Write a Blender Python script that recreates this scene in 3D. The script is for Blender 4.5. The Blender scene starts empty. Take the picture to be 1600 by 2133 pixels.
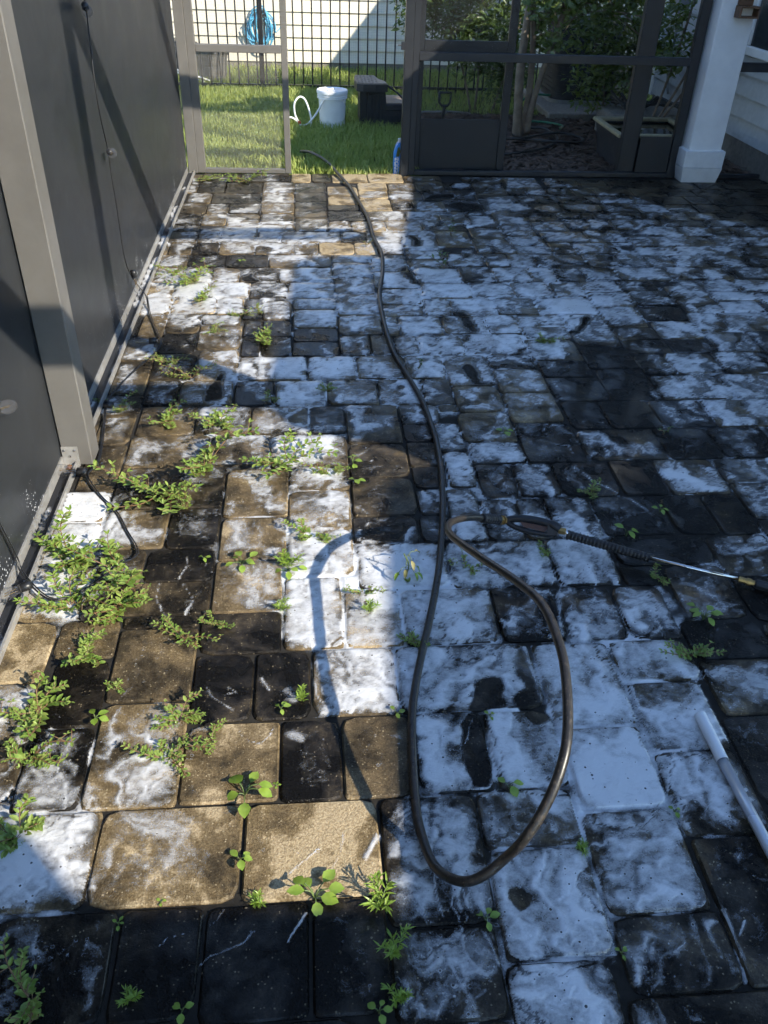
import bpy, math, random
import numpy as np
from mathutils import Vector, Matrix, Quaternion

random.seed(7); rng = np.random.default_rng(7)
sc = bpy.context.scene
C = sc.collection
# ---------------------------------------------------------------- camera
CAM_H = 1.750
RM = Matrix(((0.9963472, -0.02270095, 0.08232206), (-0.08009426, -0.58276925, 0.80868097), (0.02961694, -0.81232054, -0.58245873)))
cd = bpy.data.cameras.new('camera'); cam = bpy.data.objects.new('camera', cd); C.objects.link(cam)
cd.sensor_fit = 'VERTICAL'; cd.sensor_height = 36.0; cd.lens = 1750.00 / 2133 * 36.0
cd.clip_start = 0.05; cd.clip_end = 500
right, down, fwd = RM.col[0], RM.col[1], RM.col[2]
M = Matrix(((right[0], -down[0], -fwd[0]), (right[1], -down[1], -fwd[1]), (right[2], -down[2], -fwd[2]))).to_4x4()
M.translation = (0, 0, CAM_H); cam.matrix_world = M
sc.camera = cam
# ---------------------------------------------------------------- sky, sun, exposure
SUN = Vector((-1.3, 1.06, -1.0))                       # travel direction of the light
el = math.atan2(1.0, math.hypot(1.3, 1.06)); az = math.atan2(1.3, -1.06)    # azimuth of the sun, clockwise from +Y
w = bpy.data.worlds.new('World'); sc.world = w; w.use_nodes = True
nt = w.node_tree; nt.nodes.clear()
o = nt.nodes.new('ShaderNodeOutputWorld'); bg = nt.nodes.new('ShaderNodeBackground'); sk = nt.nodes.new('ShaderNodeTexSky')
sk.sky_type = 'NISHITA'; sk.sun_disc = False; sk.sun_elevation = el; sk.sun_rotation = az
sk.air_density = 1.0; sk.dust_density = 0.0; sk.ozone_density = 4.0
bg.inputs['Strength'].default_value = 0.15
mxs = nt.nodes.new('ShaderNodeMix'); mxs.data_type = 'RGBA'; mxs.blend_type = 'MULTIPLY'; mxs.inputs[0].default_value = 1.0; mxs.inputs[7].default_value = (1.05, 1.0, .965, 1)   # camera balanced for sunlight
nt.links.new(sk.outputs[0], mxs.inputs[6]); nt.links.new(mxs.outputs[2], bg.inputs[0]); nt.links.new(bg.outputs[0], o.inputs[0])
sd = bpy.data.lights.new('sun', 'SUN'); sd.energy = 3.9; sd.angle = math.radians(0.4); sd.color = (1.0, 0.92, 0.78)
so = bpy.data.objects.new('sun', sd); C.objects.link(so)
so.rotation_euler = SUN.to_track_quat('-Z', 'Y').to_euler(); so.location = (4, -4, 6)
sc.view_settings.view_transform = 'Standard'; sc.view_settings.look = 'None'
sc.view_settings.gamma = 1.0; sc.view_settings.exposure = 1.24; sc.view_settings.use_curve_mapping = False

# ---------------------------------------------------------------- helpers
class MB:
    def __init__(s): s.v = []; s.f = []
    def add(s, vs, fs):
        b = len(s.v); s.v += [tuple(v) for v in vs]; s.f += [tuple(b + i for i in f) for f in fs]; return s
    def box(s, x0, x1, y0, y1, z0, z1, m=None):
        vs = [(x, y, z) for x in (x0, x1) for y in (y0, y1) for z in (z0, z1)]
        if m is not None: vs = [m @ Vector(v) for v in vs]
        return s.add(vs, [(0, 1, 3, 2), (4, 6, 7, 5), (0, 4, 5, 1), (2, 3, 7, 6), (0, 2, 6, 4), (1, 5, 7, 3)])
    def bbox(s, x0, x1, y0, y1, z0, z1, b=.004, m=None):      # bevelled box
        n = []; prof = [(0, b), (b, 0)]
        def ring(z, i):
            return [(x0 + i + b, y0 + i, z), (x1 - i - b, y0 + i, z), (x1 - i, y0 + i + b, z), (x1 - i, y1 - i - b, z), (x1 - i - b, y1 - i, z), (x0 + i + b, y1 - i, z), (x0 + i, y1 - i - b, z), (x0 + i, y0 + i + b, z)]
        rs = [ring(z0, b), ring(z0 + b, 0), ring(z1 - b, 0), ring(z1, b)]
        vs = [v for r in rs for v in r]; fs = []
        for k in range(3):
            for i in range(8): j = (i + 1) % 8; fs.append((k * 8 + i, k * 8 + j, k * 8 + 8 + j, k * 8 + 8 + i))
        fs.append(tuple(range(7, -1, -1))); fs.append(tuple(range(24, 32)))
        if m is not None: vs = [m @ Vector(v) for v in vs]
        return s.add(vs, fs)
    def tube(s, pts, r, n=8, cap=True):
        P = [Vector(p) for p in pts]; k = len(P)
        rr = r if isinstance(r, (list, tuple)) else [r] * k
        vs = []; up = None
        for i in range(k):
            t = (P[min(i + 1, k - 1)] - P[max(i - 1, 0)])
            if t.length < 1e-9: t = Vector((0, 0, 1))
            t.normalize()
            if up is None:
                up = Vector((0, 0, 1)) if abs(t.z) < .9 else Vector((1, 0, 0))
            a = up - t * up.dot(t)
            if a.length < 1e-6: a = t.orthogonal()
            a.normalize(); up = a; b = t.cross(a)
            for j in range(n):
                th = 2 * math.pi * j / n; vs.append(P[i] + (a * math.cos(th) + b * math.sin(th)) * rr[i])
        fs = [(i * n + j, i * n + (j + 1) % n, (i + 1) * n + (j + 1) % n, (i + 1) * n + j) for i in range(k - 1) for j in range(n)]
        if cap: fs += [tuple(range(n - 1, -1, -1)), tuple(range((k - 1) * n, k * n))]
        return s.add(vs, fs)
    def lathe(s, prof, n=24, o=(0, 0, 0), m=None):
        vs = []
        for (r, z) in prof:
            for j in range(n):
                th = 2 * math.pi * j / n; vs.append(Vector((r * math.cos(th), r * math.sin(th), z)))
        vs = [(m @ v if m is not None else v) + Vector(o) for v in vs]
        k = len(prof)
        fs = [(i * n + j, i * n + (j + 1) % n, (i + 1) * n + (j + 1) % n, (i + 1) * n + j) for i in range(k - 1) for j in range(n)]
        if prof[0][0] > 1e-4: fs.append(tuple(range(n - 1, -1, -1)))
        if prof[-1][0] > 1e-4: fs.append(tuple(range((k - 1) * n, k * n)))
        return s.add(vs, fs)
    def prism(s, poly, y0, y1, axis='y'):
        n = len(poly)
        mk = {'y': lambda a, b, c: (a, c, b), 'z': lambda a, b, c: (a, b, c), 'x': lambda a, b, c: (c, a, b)}[axis]
        vs = [mk(a, b, y0) for a, b in poly] + [mk(a, b, y1) for a, b in poly]
        fs = [(i, (i + 1) % n, n + (i + 1) % n, n + i) for i in range(n)] + [tuple(range(n - 1, -1, -1)), tuple(range(n, 2 * n))]
        return s.add(vs, fs)
    def mesh(s, name, mat=None, smooth=False):
        me = bpy.data.meshes.new(name); me.from_pydata([tuple(v) for v in s.v], [], s.f); me.update()
        import bmesh
        bm = bmesh.new(); bm.from_mesh(me); bmesh.ops.recalc_face_normals(bm, faces=bm.faces); bm.to_mesh(me); bm.free()
        if smooth: me.shade_smooth()
        if smooth == 'auto': me.set_sharp_from_angle(angle=math.radians(40))
        if mat: me.materials.append(mat)
        return me
    def build(s, name, mat, parent=None, smooth=False):
        return obj(name, s.mesh(name, mat, smooth), parent)
def obj(name, me, parent=None):
    o = bpy.data.objects.new(name, me); C.objects.link(o)
    if parent is not None: o.parent = parent
    return o
def tag(o, label=None, cat=None, group=None, kind=None):
    if label: o['label'] = label
    if cat: o['category'] = cat
    if group: o['group'] = group
    if kind: o['kind'] = kind
    return o
def thing(name, label, cat, group=None, loc=None):
    o = bpy.data.objects.new(name, None); C.objects.link(o); o.empty_display_size = .1
    return tag(o, label, cat, group)
def np_mesh(name, V, Fq, mat, attr=None, smooth=True):
    me = bpy.data.meshes.new(name); k = Fq.shape[1]
    me.vertices.add(len(V)); me.vertices.foreach_set('co', np.ascontiguousarray(V, np.float32).ravel())
    me.loops.add(Fq.size); me.loops.foreach_set('vertex_index', np.ascontiguousarray(Fq, np.int32).ravel())
    me.polygons.add(len(Fq)); me.polygons.foreach_set('loop_start', np.arange(0, Fq.size, k, dtype=np.int32))
    me.update(calc_edges=True); me.validate()
    if attr:
        for nme, arr in attr.items():
            a = me.attributes.new(nme, 'FLOAT', 'POINT'); a.data.foreach_set('value', np.ascontiguousarray(arr, np.float32))
    if smooth: me.shade_smooth()
    me.materials.append(mat); return me

# ---- numpy noise
def h2(ix, iy, s):
    n = (ix.astype(np.int64) * 374761393 + iy.astype(np.int64) * 668265263 + s * 974634777) & 0xffffffff
    n = ((n ^ (n >> 13)) * 1274126177) & 0xffffffff
    return ((n ^ (n >> 16)) & 0xffff) / 65535.0
def vn(x, y, s=0):
    ix = np.floor(x); iy = np.floor(y); fx = x - ix; fy = y - iy
    fx = fx * fx * (3 - 2 * fx); fy = fy * fy * (3 - 2 * fy); ix = ix.astype(np.int64); iy = iy.astype(np.int64)
    return (h2(ix, iy, s) * (1 - fx) + h2(ix + 1, iy, s) * fx) * (1 - fy) + (h2(ix, iy + 1, s) * (1 - fx) + h2(ix + 1, iy + 1, s) * fx) * fy
def fbm(x, y, s=0, o=4):
    r = 0; a = .5; t = 0
    for i in range(o):
        r = r + a * vn(x, y, s + i * 17); t += a; a *= .55; x = x * 2.03 + 3.1; y = y * 2.03 + 1.7
    return r / t
def sst(a, b, x):
    t = np.clip((x - a) / (b - a), 0, 1); return t * t * (3 - 2 * t)

# ---------------------------------------------------------------- materials
def mat(name):
    m = bpy.data.materials.new(name); m.use_nodes = True; nt = m.node_tree; nt.nodes.clear()
    out = nt.nodes.new('ShaderNodeOutputMaterial'); p = nt.nodes.new('ShaderNodeBsdfPrincipled')
    nt.links.new(p.outputs[0], out.inputs[0]); return m, nt, p, out
def nd(nt, t, **k):
    n = nt.nodes.new(t)
    for a, b in k.items():
        if a.startswith('i_'): n.inputs[int(a[2:]) if a[2:].isdigit() else a[2:].replace('_', ' ')].default_value = b
        else: setattr(n, a, b)
    return n
def mathn(nt, op, a, b=None, c=None, clamp=False):
    n = nt.nodes.new('ShaderNodeMath'); n.operation = op; n.use_clamp = clamp
    for i, v in enumerate((a, b, c)):
        if v is None: continue
        if isinstance(v, (int, float)): n.inputs[i].default_value = v
        else: nt.links.new(v, n.inputs[i])
    return n.outputs[0]
def maprange(nt, v, a, b, c=0., d=1., smooth=True):
    n = nt.nodes.new('ShaderNodeMapRange'); n.interpolation_type = 'SMOOTHSTEP' if smooth else 'LINEAR'
    nt.links.new(v, n.inputs[0])
    for i, x in enumerate((a, b, c, d)): n.inputs[i + 1].default_value = x
    return n.outputs[0]
def mixc(nt, f, a, b, mode='MIX'):
    n = nt.nodes.new('ShaderNodeMix'); n.data_type = 'RGBA'; n.blend_type = mode
    for i, v in ((0, f), (6, a), (7, b)):
        if isinstance(v, (int, float)): n.inputs[i].default_value = v
        elif isinstance(v, tuple): n.inputs[i].default_value = v + (1,) if len(v) == 3 else v
        else: nt.links.new(v, n.inputs[i])
    return n.outputs[2]
def noise(nt, vec, scale, detail=3, rough=.5, dist=0.):
    n = nd(nt, 'ShaderNodeTexNoise'); n.inputs['Scale'].default_value = scale; n.inputs['Detail'].default_value = detail
    n.inputs['Roughness'].default_value = rough; n.inputs['Distortion'].default_value = dist; nt.links.new(vec, n.inputs['Vector']); return n.outputs[0]
def bump(nt, p, h, strength=.3, dist=.005):
    b = nd(nt, 'ShaderNodeBump'); b.inputs['Strength'].default_value = strength; b.inputs['Distance'].default_value = dist
    nt.links.new(h, b.inputs['Height']); nt.links.new(b.outputs[0], p.inputs['Normal'])
def plain(name, col, rough=.5, metal=0., var=.15, scale=25., bumps=0., spec=None, coat=0.):
    m, nt, p, o = mat(name); g = nd(nt, 'ShaderNodeNewGeometry').outputs['Position']
    n = noise(nt, g, scale, 4, .6); n2 = noise(nt, g, scale * .13, 3, .6)
    f = mathn(nt, 'ADD', mathn(nt, 'MULTIPLY', n, .6), mathn(nt, 'MULTIPLY', n2, .4))
    lo = tuple(c * (1 - var) for c in col); hi = tuple(min(1, c * (1 + var)) for c in col)
    nt.links.new(mixc(nt, maprange(nt, f, .3, .7), lo, hi), p.inputs['Base Color'])
    nt.links.new(maprange(nt, n2, .3, .7, max(.02, rough - .08), min(1, rough + .1)), p.inputs['Roughness'])
    p.inputs['Metallic'].default_value = metal
    if coat: p.inputs['Coat Weight'].default_value = coat
    if bumps: bump(nt, p, n, bumps, .003)
    return m
ML = {}
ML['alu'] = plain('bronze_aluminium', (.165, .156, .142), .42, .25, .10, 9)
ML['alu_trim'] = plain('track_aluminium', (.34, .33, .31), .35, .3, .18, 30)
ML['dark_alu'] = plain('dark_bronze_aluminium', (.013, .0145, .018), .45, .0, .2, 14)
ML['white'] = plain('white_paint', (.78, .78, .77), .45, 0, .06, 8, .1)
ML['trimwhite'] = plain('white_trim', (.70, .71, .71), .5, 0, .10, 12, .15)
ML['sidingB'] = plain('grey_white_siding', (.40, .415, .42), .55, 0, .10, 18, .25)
ML['siding'] = plain('cream_siding', (.74, .68, .55), .6, 0, .05, 12, .15)
ML['concrete'] = plain('concrete', (.22, .20, .17), .85, 0, .25, 30, .5)
ML['black'] = plain('black_plastic', (.014, .014, .015), .42, 0, .3, 40, .1)
ML['rubber'] = plain('black_rubber', (.02, .019, .018), .38, 0, .35, 60, .15)
ML['brass'] = plain('brass', (.42, .27, .10), .35, .9, .25, 60)
ML['steel'] = plain('polished_steel', (.62, .62, .62), .18, 1., .1, 60)
ML['pole'] = plain('painted_aluminium_pole', (.62, .65, .70), .28, .3, .06, 20)
ML['plastic'] = plain('white_plastic', (.82, .83, .84), .35, 0, .05, 10)
ML['trigger'] = plain('brown_trigger', (.07, .03, .022), .45)
ML['fence'] = plain('black_fence_paint', (.012, .012, .014), .35, 0, .2, 30)
ML['wire'] = plain('dark_wire', (.20, .20, .19), .5)
ML['blue'] = plain('blue_plastic', (.02, .26, .80), .35, 0, .12, 14)
ML['bluehose'] = plain('light_blue_hose', (.10, .40, .60), .4, 0, .2, 14)
ML['green'] = plain('green_hose', (.02, .14, .07), .4)
ML['red'] = plain('red_plastic', (.6, .02, .02), .4)
ML['paperwhite'] = plain('printed_white', (.8, .82, .85), .5, 0, .03)
ML['wood'] = plain('stained_wood', (.14, .07, .035), .6, 0, .35, 40, .3)
ML['rust'] = plain('rusty_bolt', (.20, .09, .04), .7, .3, .4, 80)
ML['bark'] = plain('smooth_tan_bark', (.20, .155, .11), .75, 0, .35, 14, .4)
ML['stem'] = plain('reddish_stem', (.16, .09, .04), .6, 0, .3, 40)
ML['stemg'] = plain('green_stem', (.10, .14, .04), .6, 0, .3, 40)
ML['soil'] = plain('dark_mulch_soil', (.055, .038, .028), .95, 0, .5, 35, .8)
ML['chip'] = plain('bark_chip', (.11, .070, .048), .9, 0, .5, 30, .4)
ML['lawnbase'] = plain('lawn_soil', (.035, .055, .012), 1., 0, .4, 20, .5)
ML['binyellow'] = plain('pale_tote_rim', (.34, .29, .17), .5, 0, .25, 20)
ML['greybin'] = plain('grey_plastic', (.13, .125, .115), .6, 0, .25, 12)
ML['glasspane'] = plain('window_glass', (.03, .035, .045), .08, 0, .1, 3)
ML['steptread'] = plain('brown_tread', (.24, .19, .15), .55, 0, .3, 40, .3)
ML['stepdark'] = plain('charcoal_plastic', (.020, .021, .025), .5, 0, .2, 25, .1)
ML['acdark'] = plain('dark_grey_metal', (.030, .032, .036), .5, .1, .3, 10)
ML['roof'] = plain('roof_shingle', (.10, .09, .08), .9, 0, .3, 20, .5)
ML['greybox'] = plain('grey_electrical_box', (.22, .23, .24), .5, .2, .1, 20)

def panel_material():
    m, nt, p, o = mat('charcoal_privacy_panel'); g = nd(nt, 'ShaderNodeNewGeometry').outputs['Position']
    n = noise(nt, g, 2.2, 5, .65, .4); sp = nd(nt, 'ShaderNodeSeparateXYZ'); nt.links.new(g, sp.inputs[0])
    mp = nd(nt, 'ShaderNodeMapping'); mp.inputs['Scale'].default_value = (1, 14, 1.2); nt.links.new(g, mp.inputs[0])
    drip = noise(nt, mp.outputs[0], 6, 4, .6)
    c = mixc(nt, maprange(nt, n, .3, .75), (.021, .023, .026), (.031, .033, .036))
    c = mixc(nt, maprange(nt, drip, .62, .8, 0, .35), c, (.11, .11, .108))
    # dried suds splashed on the foot of the panel
    v = nd(nt, 'ShaderNodeTexVoronoi'); v.inputs['Scale'].default_value = 85; nt.links.new(g, v.inputs['Vector'])
    n3 = noise(nt, g, 7, 4, .6); low = maprange(nt, sp.outputs[2], .42, .0)
    th = mathn(nt, 'MULTIPLY', mathn(nt, 'MULTIPLY', low, maprange(nt, n3, .46, .68)), .36)
    dots = mathn(nt, 'LESS_THAN', v.outputs[0], mathn(nt, 'ADD', th, .014))
    rar = mathn(nt, 'GREATER_THAN', noise(nt, g, 55, 1), .44)
    c = mixc(nt, mathn(nt, 'MULTIPLY', mathn(nt, 'MULTIPLY', dots, rar), .8), c, (.55, .56, .58))
    nt.links.new(c, p.inputs['Base Color']); nt.links.new(maprange(nt, n, .3, .7, .34, .46), p.inputs['Roughness']); p.inputs['Specular IOR Level'].default_value = .15
    fine = noise(nt, g, 400, 2); bump(nt, p, fine, .06, .001)
    return m
ML['panel'] = panel_material()
def screen_material(name, col, dens):
    m, nt, p, o = mat(name); g = nd(nt, 'ShaderNodeNewGeometry').outputs['Position']
    t = nd(nt, 'ShaderNodeBsdfTransparent'); mx = nd(nt, 'ShaderNodeMixShader'); p.inputs['Base Color'].default_value = col + (1,); p.inputs['Roughness'].default_value = .6
    n = noise(nt, g, 3, 3, .6)
    nt.links.new(maprange(nt, n, .3, .7, dens * .85, dens * 1.15), mx.inputs[0])
    nt.links.new(t.outputs[0], mx.inputs[1]); nt.links.new(p.outputs[0], mx.inputs[2]); nt.links.new(mx.outputs[0], o.inputs[0]); return m
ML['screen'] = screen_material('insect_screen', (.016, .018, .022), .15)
ML['screen_lit'] = screen_material('insect_screen_sun_haze', (.20, .19, .175), .26)  # haze of the sunlit pane put into a paler, denser screen colour
def leaf_material(name, a, b, rough=.38):
    m, nt, p, o = mat(name); g = nd(nt, 'ShaderNodeNewGeometry')
    n = noise(nt, g.outputs['Position'], 30, 2); n2 = noise(nt, g.outputs['Position'], 160, 2)
    c = mixc(nt, maprange(nt, n, .3, .7), a, b); c = mixc(nt, maprange(nt, n2, .6, .8, 0, .25), c, (.22, .22, .06))
    nt.links.new(c, p.inputs['Base Color']); p.inputs['Roughness'].default_value = rough
    tr = nd(nt, 'ShaderNodeBsdfTranslucent'); nt.links.new(mixc(nt, .6, c, (.25, .34, .03)), tr.inputs[0]); mx = nd(nt, 'ShaderNodeMixShader'); mx.inputs[0].default_value = .28
    nt.links.new(p.outputs[0], mx.inputs[1]); nt.links.new(tr.outputs[0], mx.inputs[2]); nt.links.new(mx.outputs[0], o.inputs[0]); return m
ML['leaf'] = leaf_material('weed_leaf', (.19, .30, .035), (.30, .42, .07))
ML['leaf_small'] = leaf_material('spurge_leaf', (.15, .25, .04), (.30, .38, .09))
ML['leaf_tree'] = leaf_material('tree_leaf', (.08, .13, .03), (.15, .20, .055), .3)
ML['leaf_shrub'] = leaf_material('shrub_leaf', (.05, .09, .025), (.10, .15, .045), .3)
ML['grass'] = leaf_material('grass_blade', (.26, .34, .07), (.46, .50, .16), .5)
ML['leaf_dry'] = leaf_material('wilted_leaf', (.22, .20, .07), (.30, .27, .12), .6)
def glass():
    m, nt, p, o = mat('bulb_glass'); p.inputs['Base Color'].default_value = (.16, .16, .17, 1); p.inputs['Roughness'].default_value = .03
    n = noise(nt, nd(nt, 'ShaderNodeNewGeometry').outputs['Position'], 30); nt.links.new(maprange(nt, n, .2, .8, .02, .07), p.inputs['Roughness'])
    t = nd(nt, 'ShaderNodeBsdfTransparent'); mx = nd(nt, 'ShaderNodeMixShader'); lw = nd(nt, 'ShaderNodeLayerWeight'); lw.inputs[0].default_value = .35
    nt.links.new(maprange(nt, lw.outputs[1], .0, 1, .05, .45, False), mx.inputs[0]); p.inputs['Specular IOR Level'].default_value = .9
    nt.links.new(t.outputs[0], mx.inputs[1]); nt.links.new(p.outputs[0], mx.inputs[2]); nt.links.new(mx.outputs[0], o.inputs[0]); return m
ML['glass'] = glass()
def water():
    m, nt, p, o = mat('still_water'); p.inputs['Base Color'].default_value = (.012, .014, .012, 1); p.inputs['Roughness'].default_value = .03
    n = noise(nt, nd(nt, 'ShaderNodeNewGeometry').outputs['Position'], 9); bump(nt, p, n, .05, .01); return m
ML['water'] = water()
def hose_material():
    m, nt, p, o = mat('worn_hose'); g = nd(nt, 'ShaderNodeNewGeometry').outputs['Position']
    n = noise(nt, g, 55, 5, .7); n2 = noise(nt, g, 260, 3, .6)
    c = mixc(nt, maprange(nt, n, .5, .72), (.018, .0165, .015), (.058, .047, .036)); c = mixc(nt, maprange(nt, n2, .64, .72, 0, .6), c, (.25, .2, .14))
    nt.links.new(c, p.inputs['Base Color']); nt.links.new(maprange(nt, n, .3, .7, .26, .48), p.inputs['Roughness']); bump(nt, p, n2, .15, .001); return m
ML['hose'] = hose_material()

def paver_material():
    m, nt, p, o = mat('wet_concrete_paver'); g = nd(nt, 'ShaderNodeNewGeometry').outputs['Position']
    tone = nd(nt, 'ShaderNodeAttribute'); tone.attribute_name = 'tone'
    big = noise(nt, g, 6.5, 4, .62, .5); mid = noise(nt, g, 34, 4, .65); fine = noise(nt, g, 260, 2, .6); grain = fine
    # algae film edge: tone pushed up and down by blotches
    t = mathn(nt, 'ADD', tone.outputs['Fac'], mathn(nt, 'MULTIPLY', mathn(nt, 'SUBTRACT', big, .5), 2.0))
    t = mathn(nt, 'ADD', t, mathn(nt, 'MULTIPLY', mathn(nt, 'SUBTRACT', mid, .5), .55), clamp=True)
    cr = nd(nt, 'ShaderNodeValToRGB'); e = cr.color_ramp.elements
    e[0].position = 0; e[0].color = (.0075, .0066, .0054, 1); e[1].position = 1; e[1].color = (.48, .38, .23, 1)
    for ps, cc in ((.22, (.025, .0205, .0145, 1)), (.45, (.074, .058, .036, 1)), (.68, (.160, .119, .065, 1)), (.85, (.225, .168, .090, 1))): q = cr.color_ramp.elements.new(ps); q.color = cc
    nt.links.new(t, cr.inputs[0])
    fn2 = noise(nt, g, 170, 4, .8); c = mixc(nt, maprange(nt, fn2, .36, .66, .0, 1.), cr.outputs[0], mixc(nt, 1., cr.outputs[0], (.50, .46, .42), 'MULTIPLY'))
    # pale aggregate grains
    v = nd(nt, 'ShaderNodeTexVoronoi'); v.inputs['Scale'].default_value = 150; nt.links.new(g, v.inputs['Vector'])
    v2 = nd(nt, 'ShaderNodeTexVoronoi'); v2.inputs['Scale'].default_value = 85; nt.links.new(g, v2.inputs['Vector'])
    sep = nd(nt, 'ShaderNodeSeparateColor'); nt.links.new(v.outputs['Color'], sep.inputs[0]); sep2 = nd(nt, 'ShaderNodeSeparateColor'); nt.links.new(v2.outputs['Color'], sep2.inputs[0])
    s1 = mathn(nt, 'MULTIPLY', mathn(nt, 'LESS_THAN', v.outputs['Distance'], .30), mathn(nt, 'GREATER_THAN', sep.outputs[0], mathn(nt, 'SUBTRACT', .93, mathn(nt, 'MULTIPLY', t, .30))))
    s2 = mathn(nt, 'MULTIPLY', mathn(nt, 'LESS_THAN', v2.outputs['Distance'], .22), mathn(nt, 'GREATER_THAN', sep2.outputs[1], .955))
    sp = mathn(nt, 'MULTIPLY', mathn(nt, 'MAXIMUM', s1, s2), maprange(nt, mid, .40, .60, .12, 1.))
    c = mixc(nt, mathn(nt, 'MULTIPLY', sp, mathn(nt, 'ADD', .30, mathn(nt, 'MULTIPLY', t, .5))), c, (.44, .36, .23))
    nt.links.new(c, p.inputs['Base Color'])
    wet = maprange(nt, big, .35, .65, .0, 1.)
    r = mathn(nt, 'ADD', mathn(nt, 'MULTIPLY', t, .22), mathn(nt, 'MULTIPLY', wet, .22)); r = mathn(nt, 'ADD', r, .2)
    nt.links.new(r, p.inputs['Roughness']); p.inputs['Specular IOR Level'].default_value = .12; nt.links.new(maprange(nt, big, .42, .62, .0, .35), p.inputs['Coat Weight']); p.inputs['Coat Roughness'].default_value = .07
    h = mathn(nt, 'ADD', mathn(nt, 'MULTIPLY', mid, 1.2), mathn(nt, 'ADD', mathn(nt, 'MULTIPLY', fine, .5), mathn(nt, 'MULTIPLY', grain, .18)))
    bump(nt, p, h, .6, .006)
    return m
ML['paver'] = paver_material()
def foam_material():
    m, nt, p, o = mat('soap_foam'); g = nd(nt, 'ShaderNodeNewGeometry').outputs['Position']
    d = nd(nt, 'ShaderNodeAttribute'); d.attribute_name = 'suds'; d = d.outputs['Fac']
    mp = nd(nt, 'ShaderNodeMapping'); mp.inputs['Rotation'].default_value = (0, 0, .4); mp.inputs['Scale'].default_value = (1, 1.6, 1); nt.links.new(g, mp.inputs[0])
    a = noise(nt, mp.outputs[0], 48, 4, .62, .5); sw = noise(nt, mp.outputs[0], 17, 3, .6, 1.2); b = noise(nt, g, 230, 2, .6)
    x = mathn(nt, 'ADD', d, mathn(nt, 'MULTIPLY', mathn(nt, 'SUBTRACT', a, .5), .50))
    x = mathn(nt, 'ADD', x, mathn(nt, 'MULTIPLY', mathn(nt, 'SUBTRACT', sw, .5), .5)); x = mathn(nt, 'ADD', x, mathn(nt, 'MULTIPLY', mathn(nt, 'SUBTRACT', b, .5), .30))
    al = mathn(nt, 'POWER', maprange(nt, x, .05, 1.12, 0, .95), 1.1)
    # popped bubbles leave dark pin holes
    v = nd(nt, 'ShaderNodeTexVoronoi'); v.inputs['Scale'].default_value = 90; nt.links.new(g, v.inputs['Vector']); sp = nd(nt, 'ShaderNodeSeparateColor'); nt.links.new(v.outputs['Color'], sp.inputs[0])
    rad = mathn(nt, 'MULTIPLY', mathn(nt, 'POWER', sp.outputs[0], 4.), .32)
    rad = mathn(nt, 'MULTIPLY', rad, mathn(nt, 'GREATER_THAN', sp.outputs[1], .45))
    hole = mathn(nt, 'LESS_THAN', v.outputs['Distance'], rad)
    ring = mathn(nt, 'SUBTRACT', mathn(nt, 'LESS_THAN', v.outputs['Distance'], mathn(nt, 'MULTIPLY', rad, 1.45)), hole, clamp=True)
    al = mathn(nt, 'ADD', al, mathn(nt, 'MULTIPLY', ring, .22), clamp=True)
    al = mathn(nt, 'MULTIPLY', al, mathn(nt, 'SUBTRACT', 1., mathn(nt, 'MULTIPLY', hole, .8)))
    br = nd(nt, 'ShaderNodeAttribute'); br.attribute_name = 'bare'; br = maprange(nt, mathn(nt, 'ADD', br.outputs['Fac'], mathn(nt, 'MULTIPLY', mathn(nt, 'SUBTRACT', a, .5), .5)), .3, .75, 0, 1.)
    nt.links.new(mixc(nt, br, (.72, .725, .73), (.010, .0088, .007)), p.inputs['Base Color']); al = mathn(nt, 'MAXIMUM', al, mathn(nt, 'MULTIPLY', br, .8))
    p.inputs['Roughness'].default_value = .28; nt.links.new(maprange(nt, br, 0., .6, .8, .04, False), p.inputs['Coat Weight']); nt.links.new(maprange(nt, br, 0., .6, .5, .06, False), p.inputs['Specular IOR Level']); p.inputs['Coat Roughness'].default_value = .06
    bump(nt, p, a, .35, .007)
    t = nd(nt, 'ShaderNodeBsdfTransparent'); mx = nd(nt, 'ShaderNodeMixShader'); nt.links.new(al, mx.inputs[0])
    nt.links.new(t.outputs[0], mx.inputs[1]); nt.links.new(p.outputs[0], mx.inputs[2]); nt.links.new(mx.outputs[0], o.inputs[0]); return m
ML['foam'] = foam_material()
ML['sand'] = plain('wet_joint_sand', (.012, .010, .007), .95, 0, .5, 60, .6)
sc.cycles.max_bounces = 6; sc.cycles.diffuse_bounces = 3; sc.cycles.glossy_bounces = 3; sc.cycles.transmission_bounces = 4; sc.cycles.transparent_max_bounces = 8
sc.cycles.caustics_reflective = False; sc.cycles.caustics_refractive = False
sc.cycles.use_adaptive_sampling = True; sc.cycles.adaptive_threshold = .03; sc.cycles.adaptive_min_samples = 12

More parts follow.
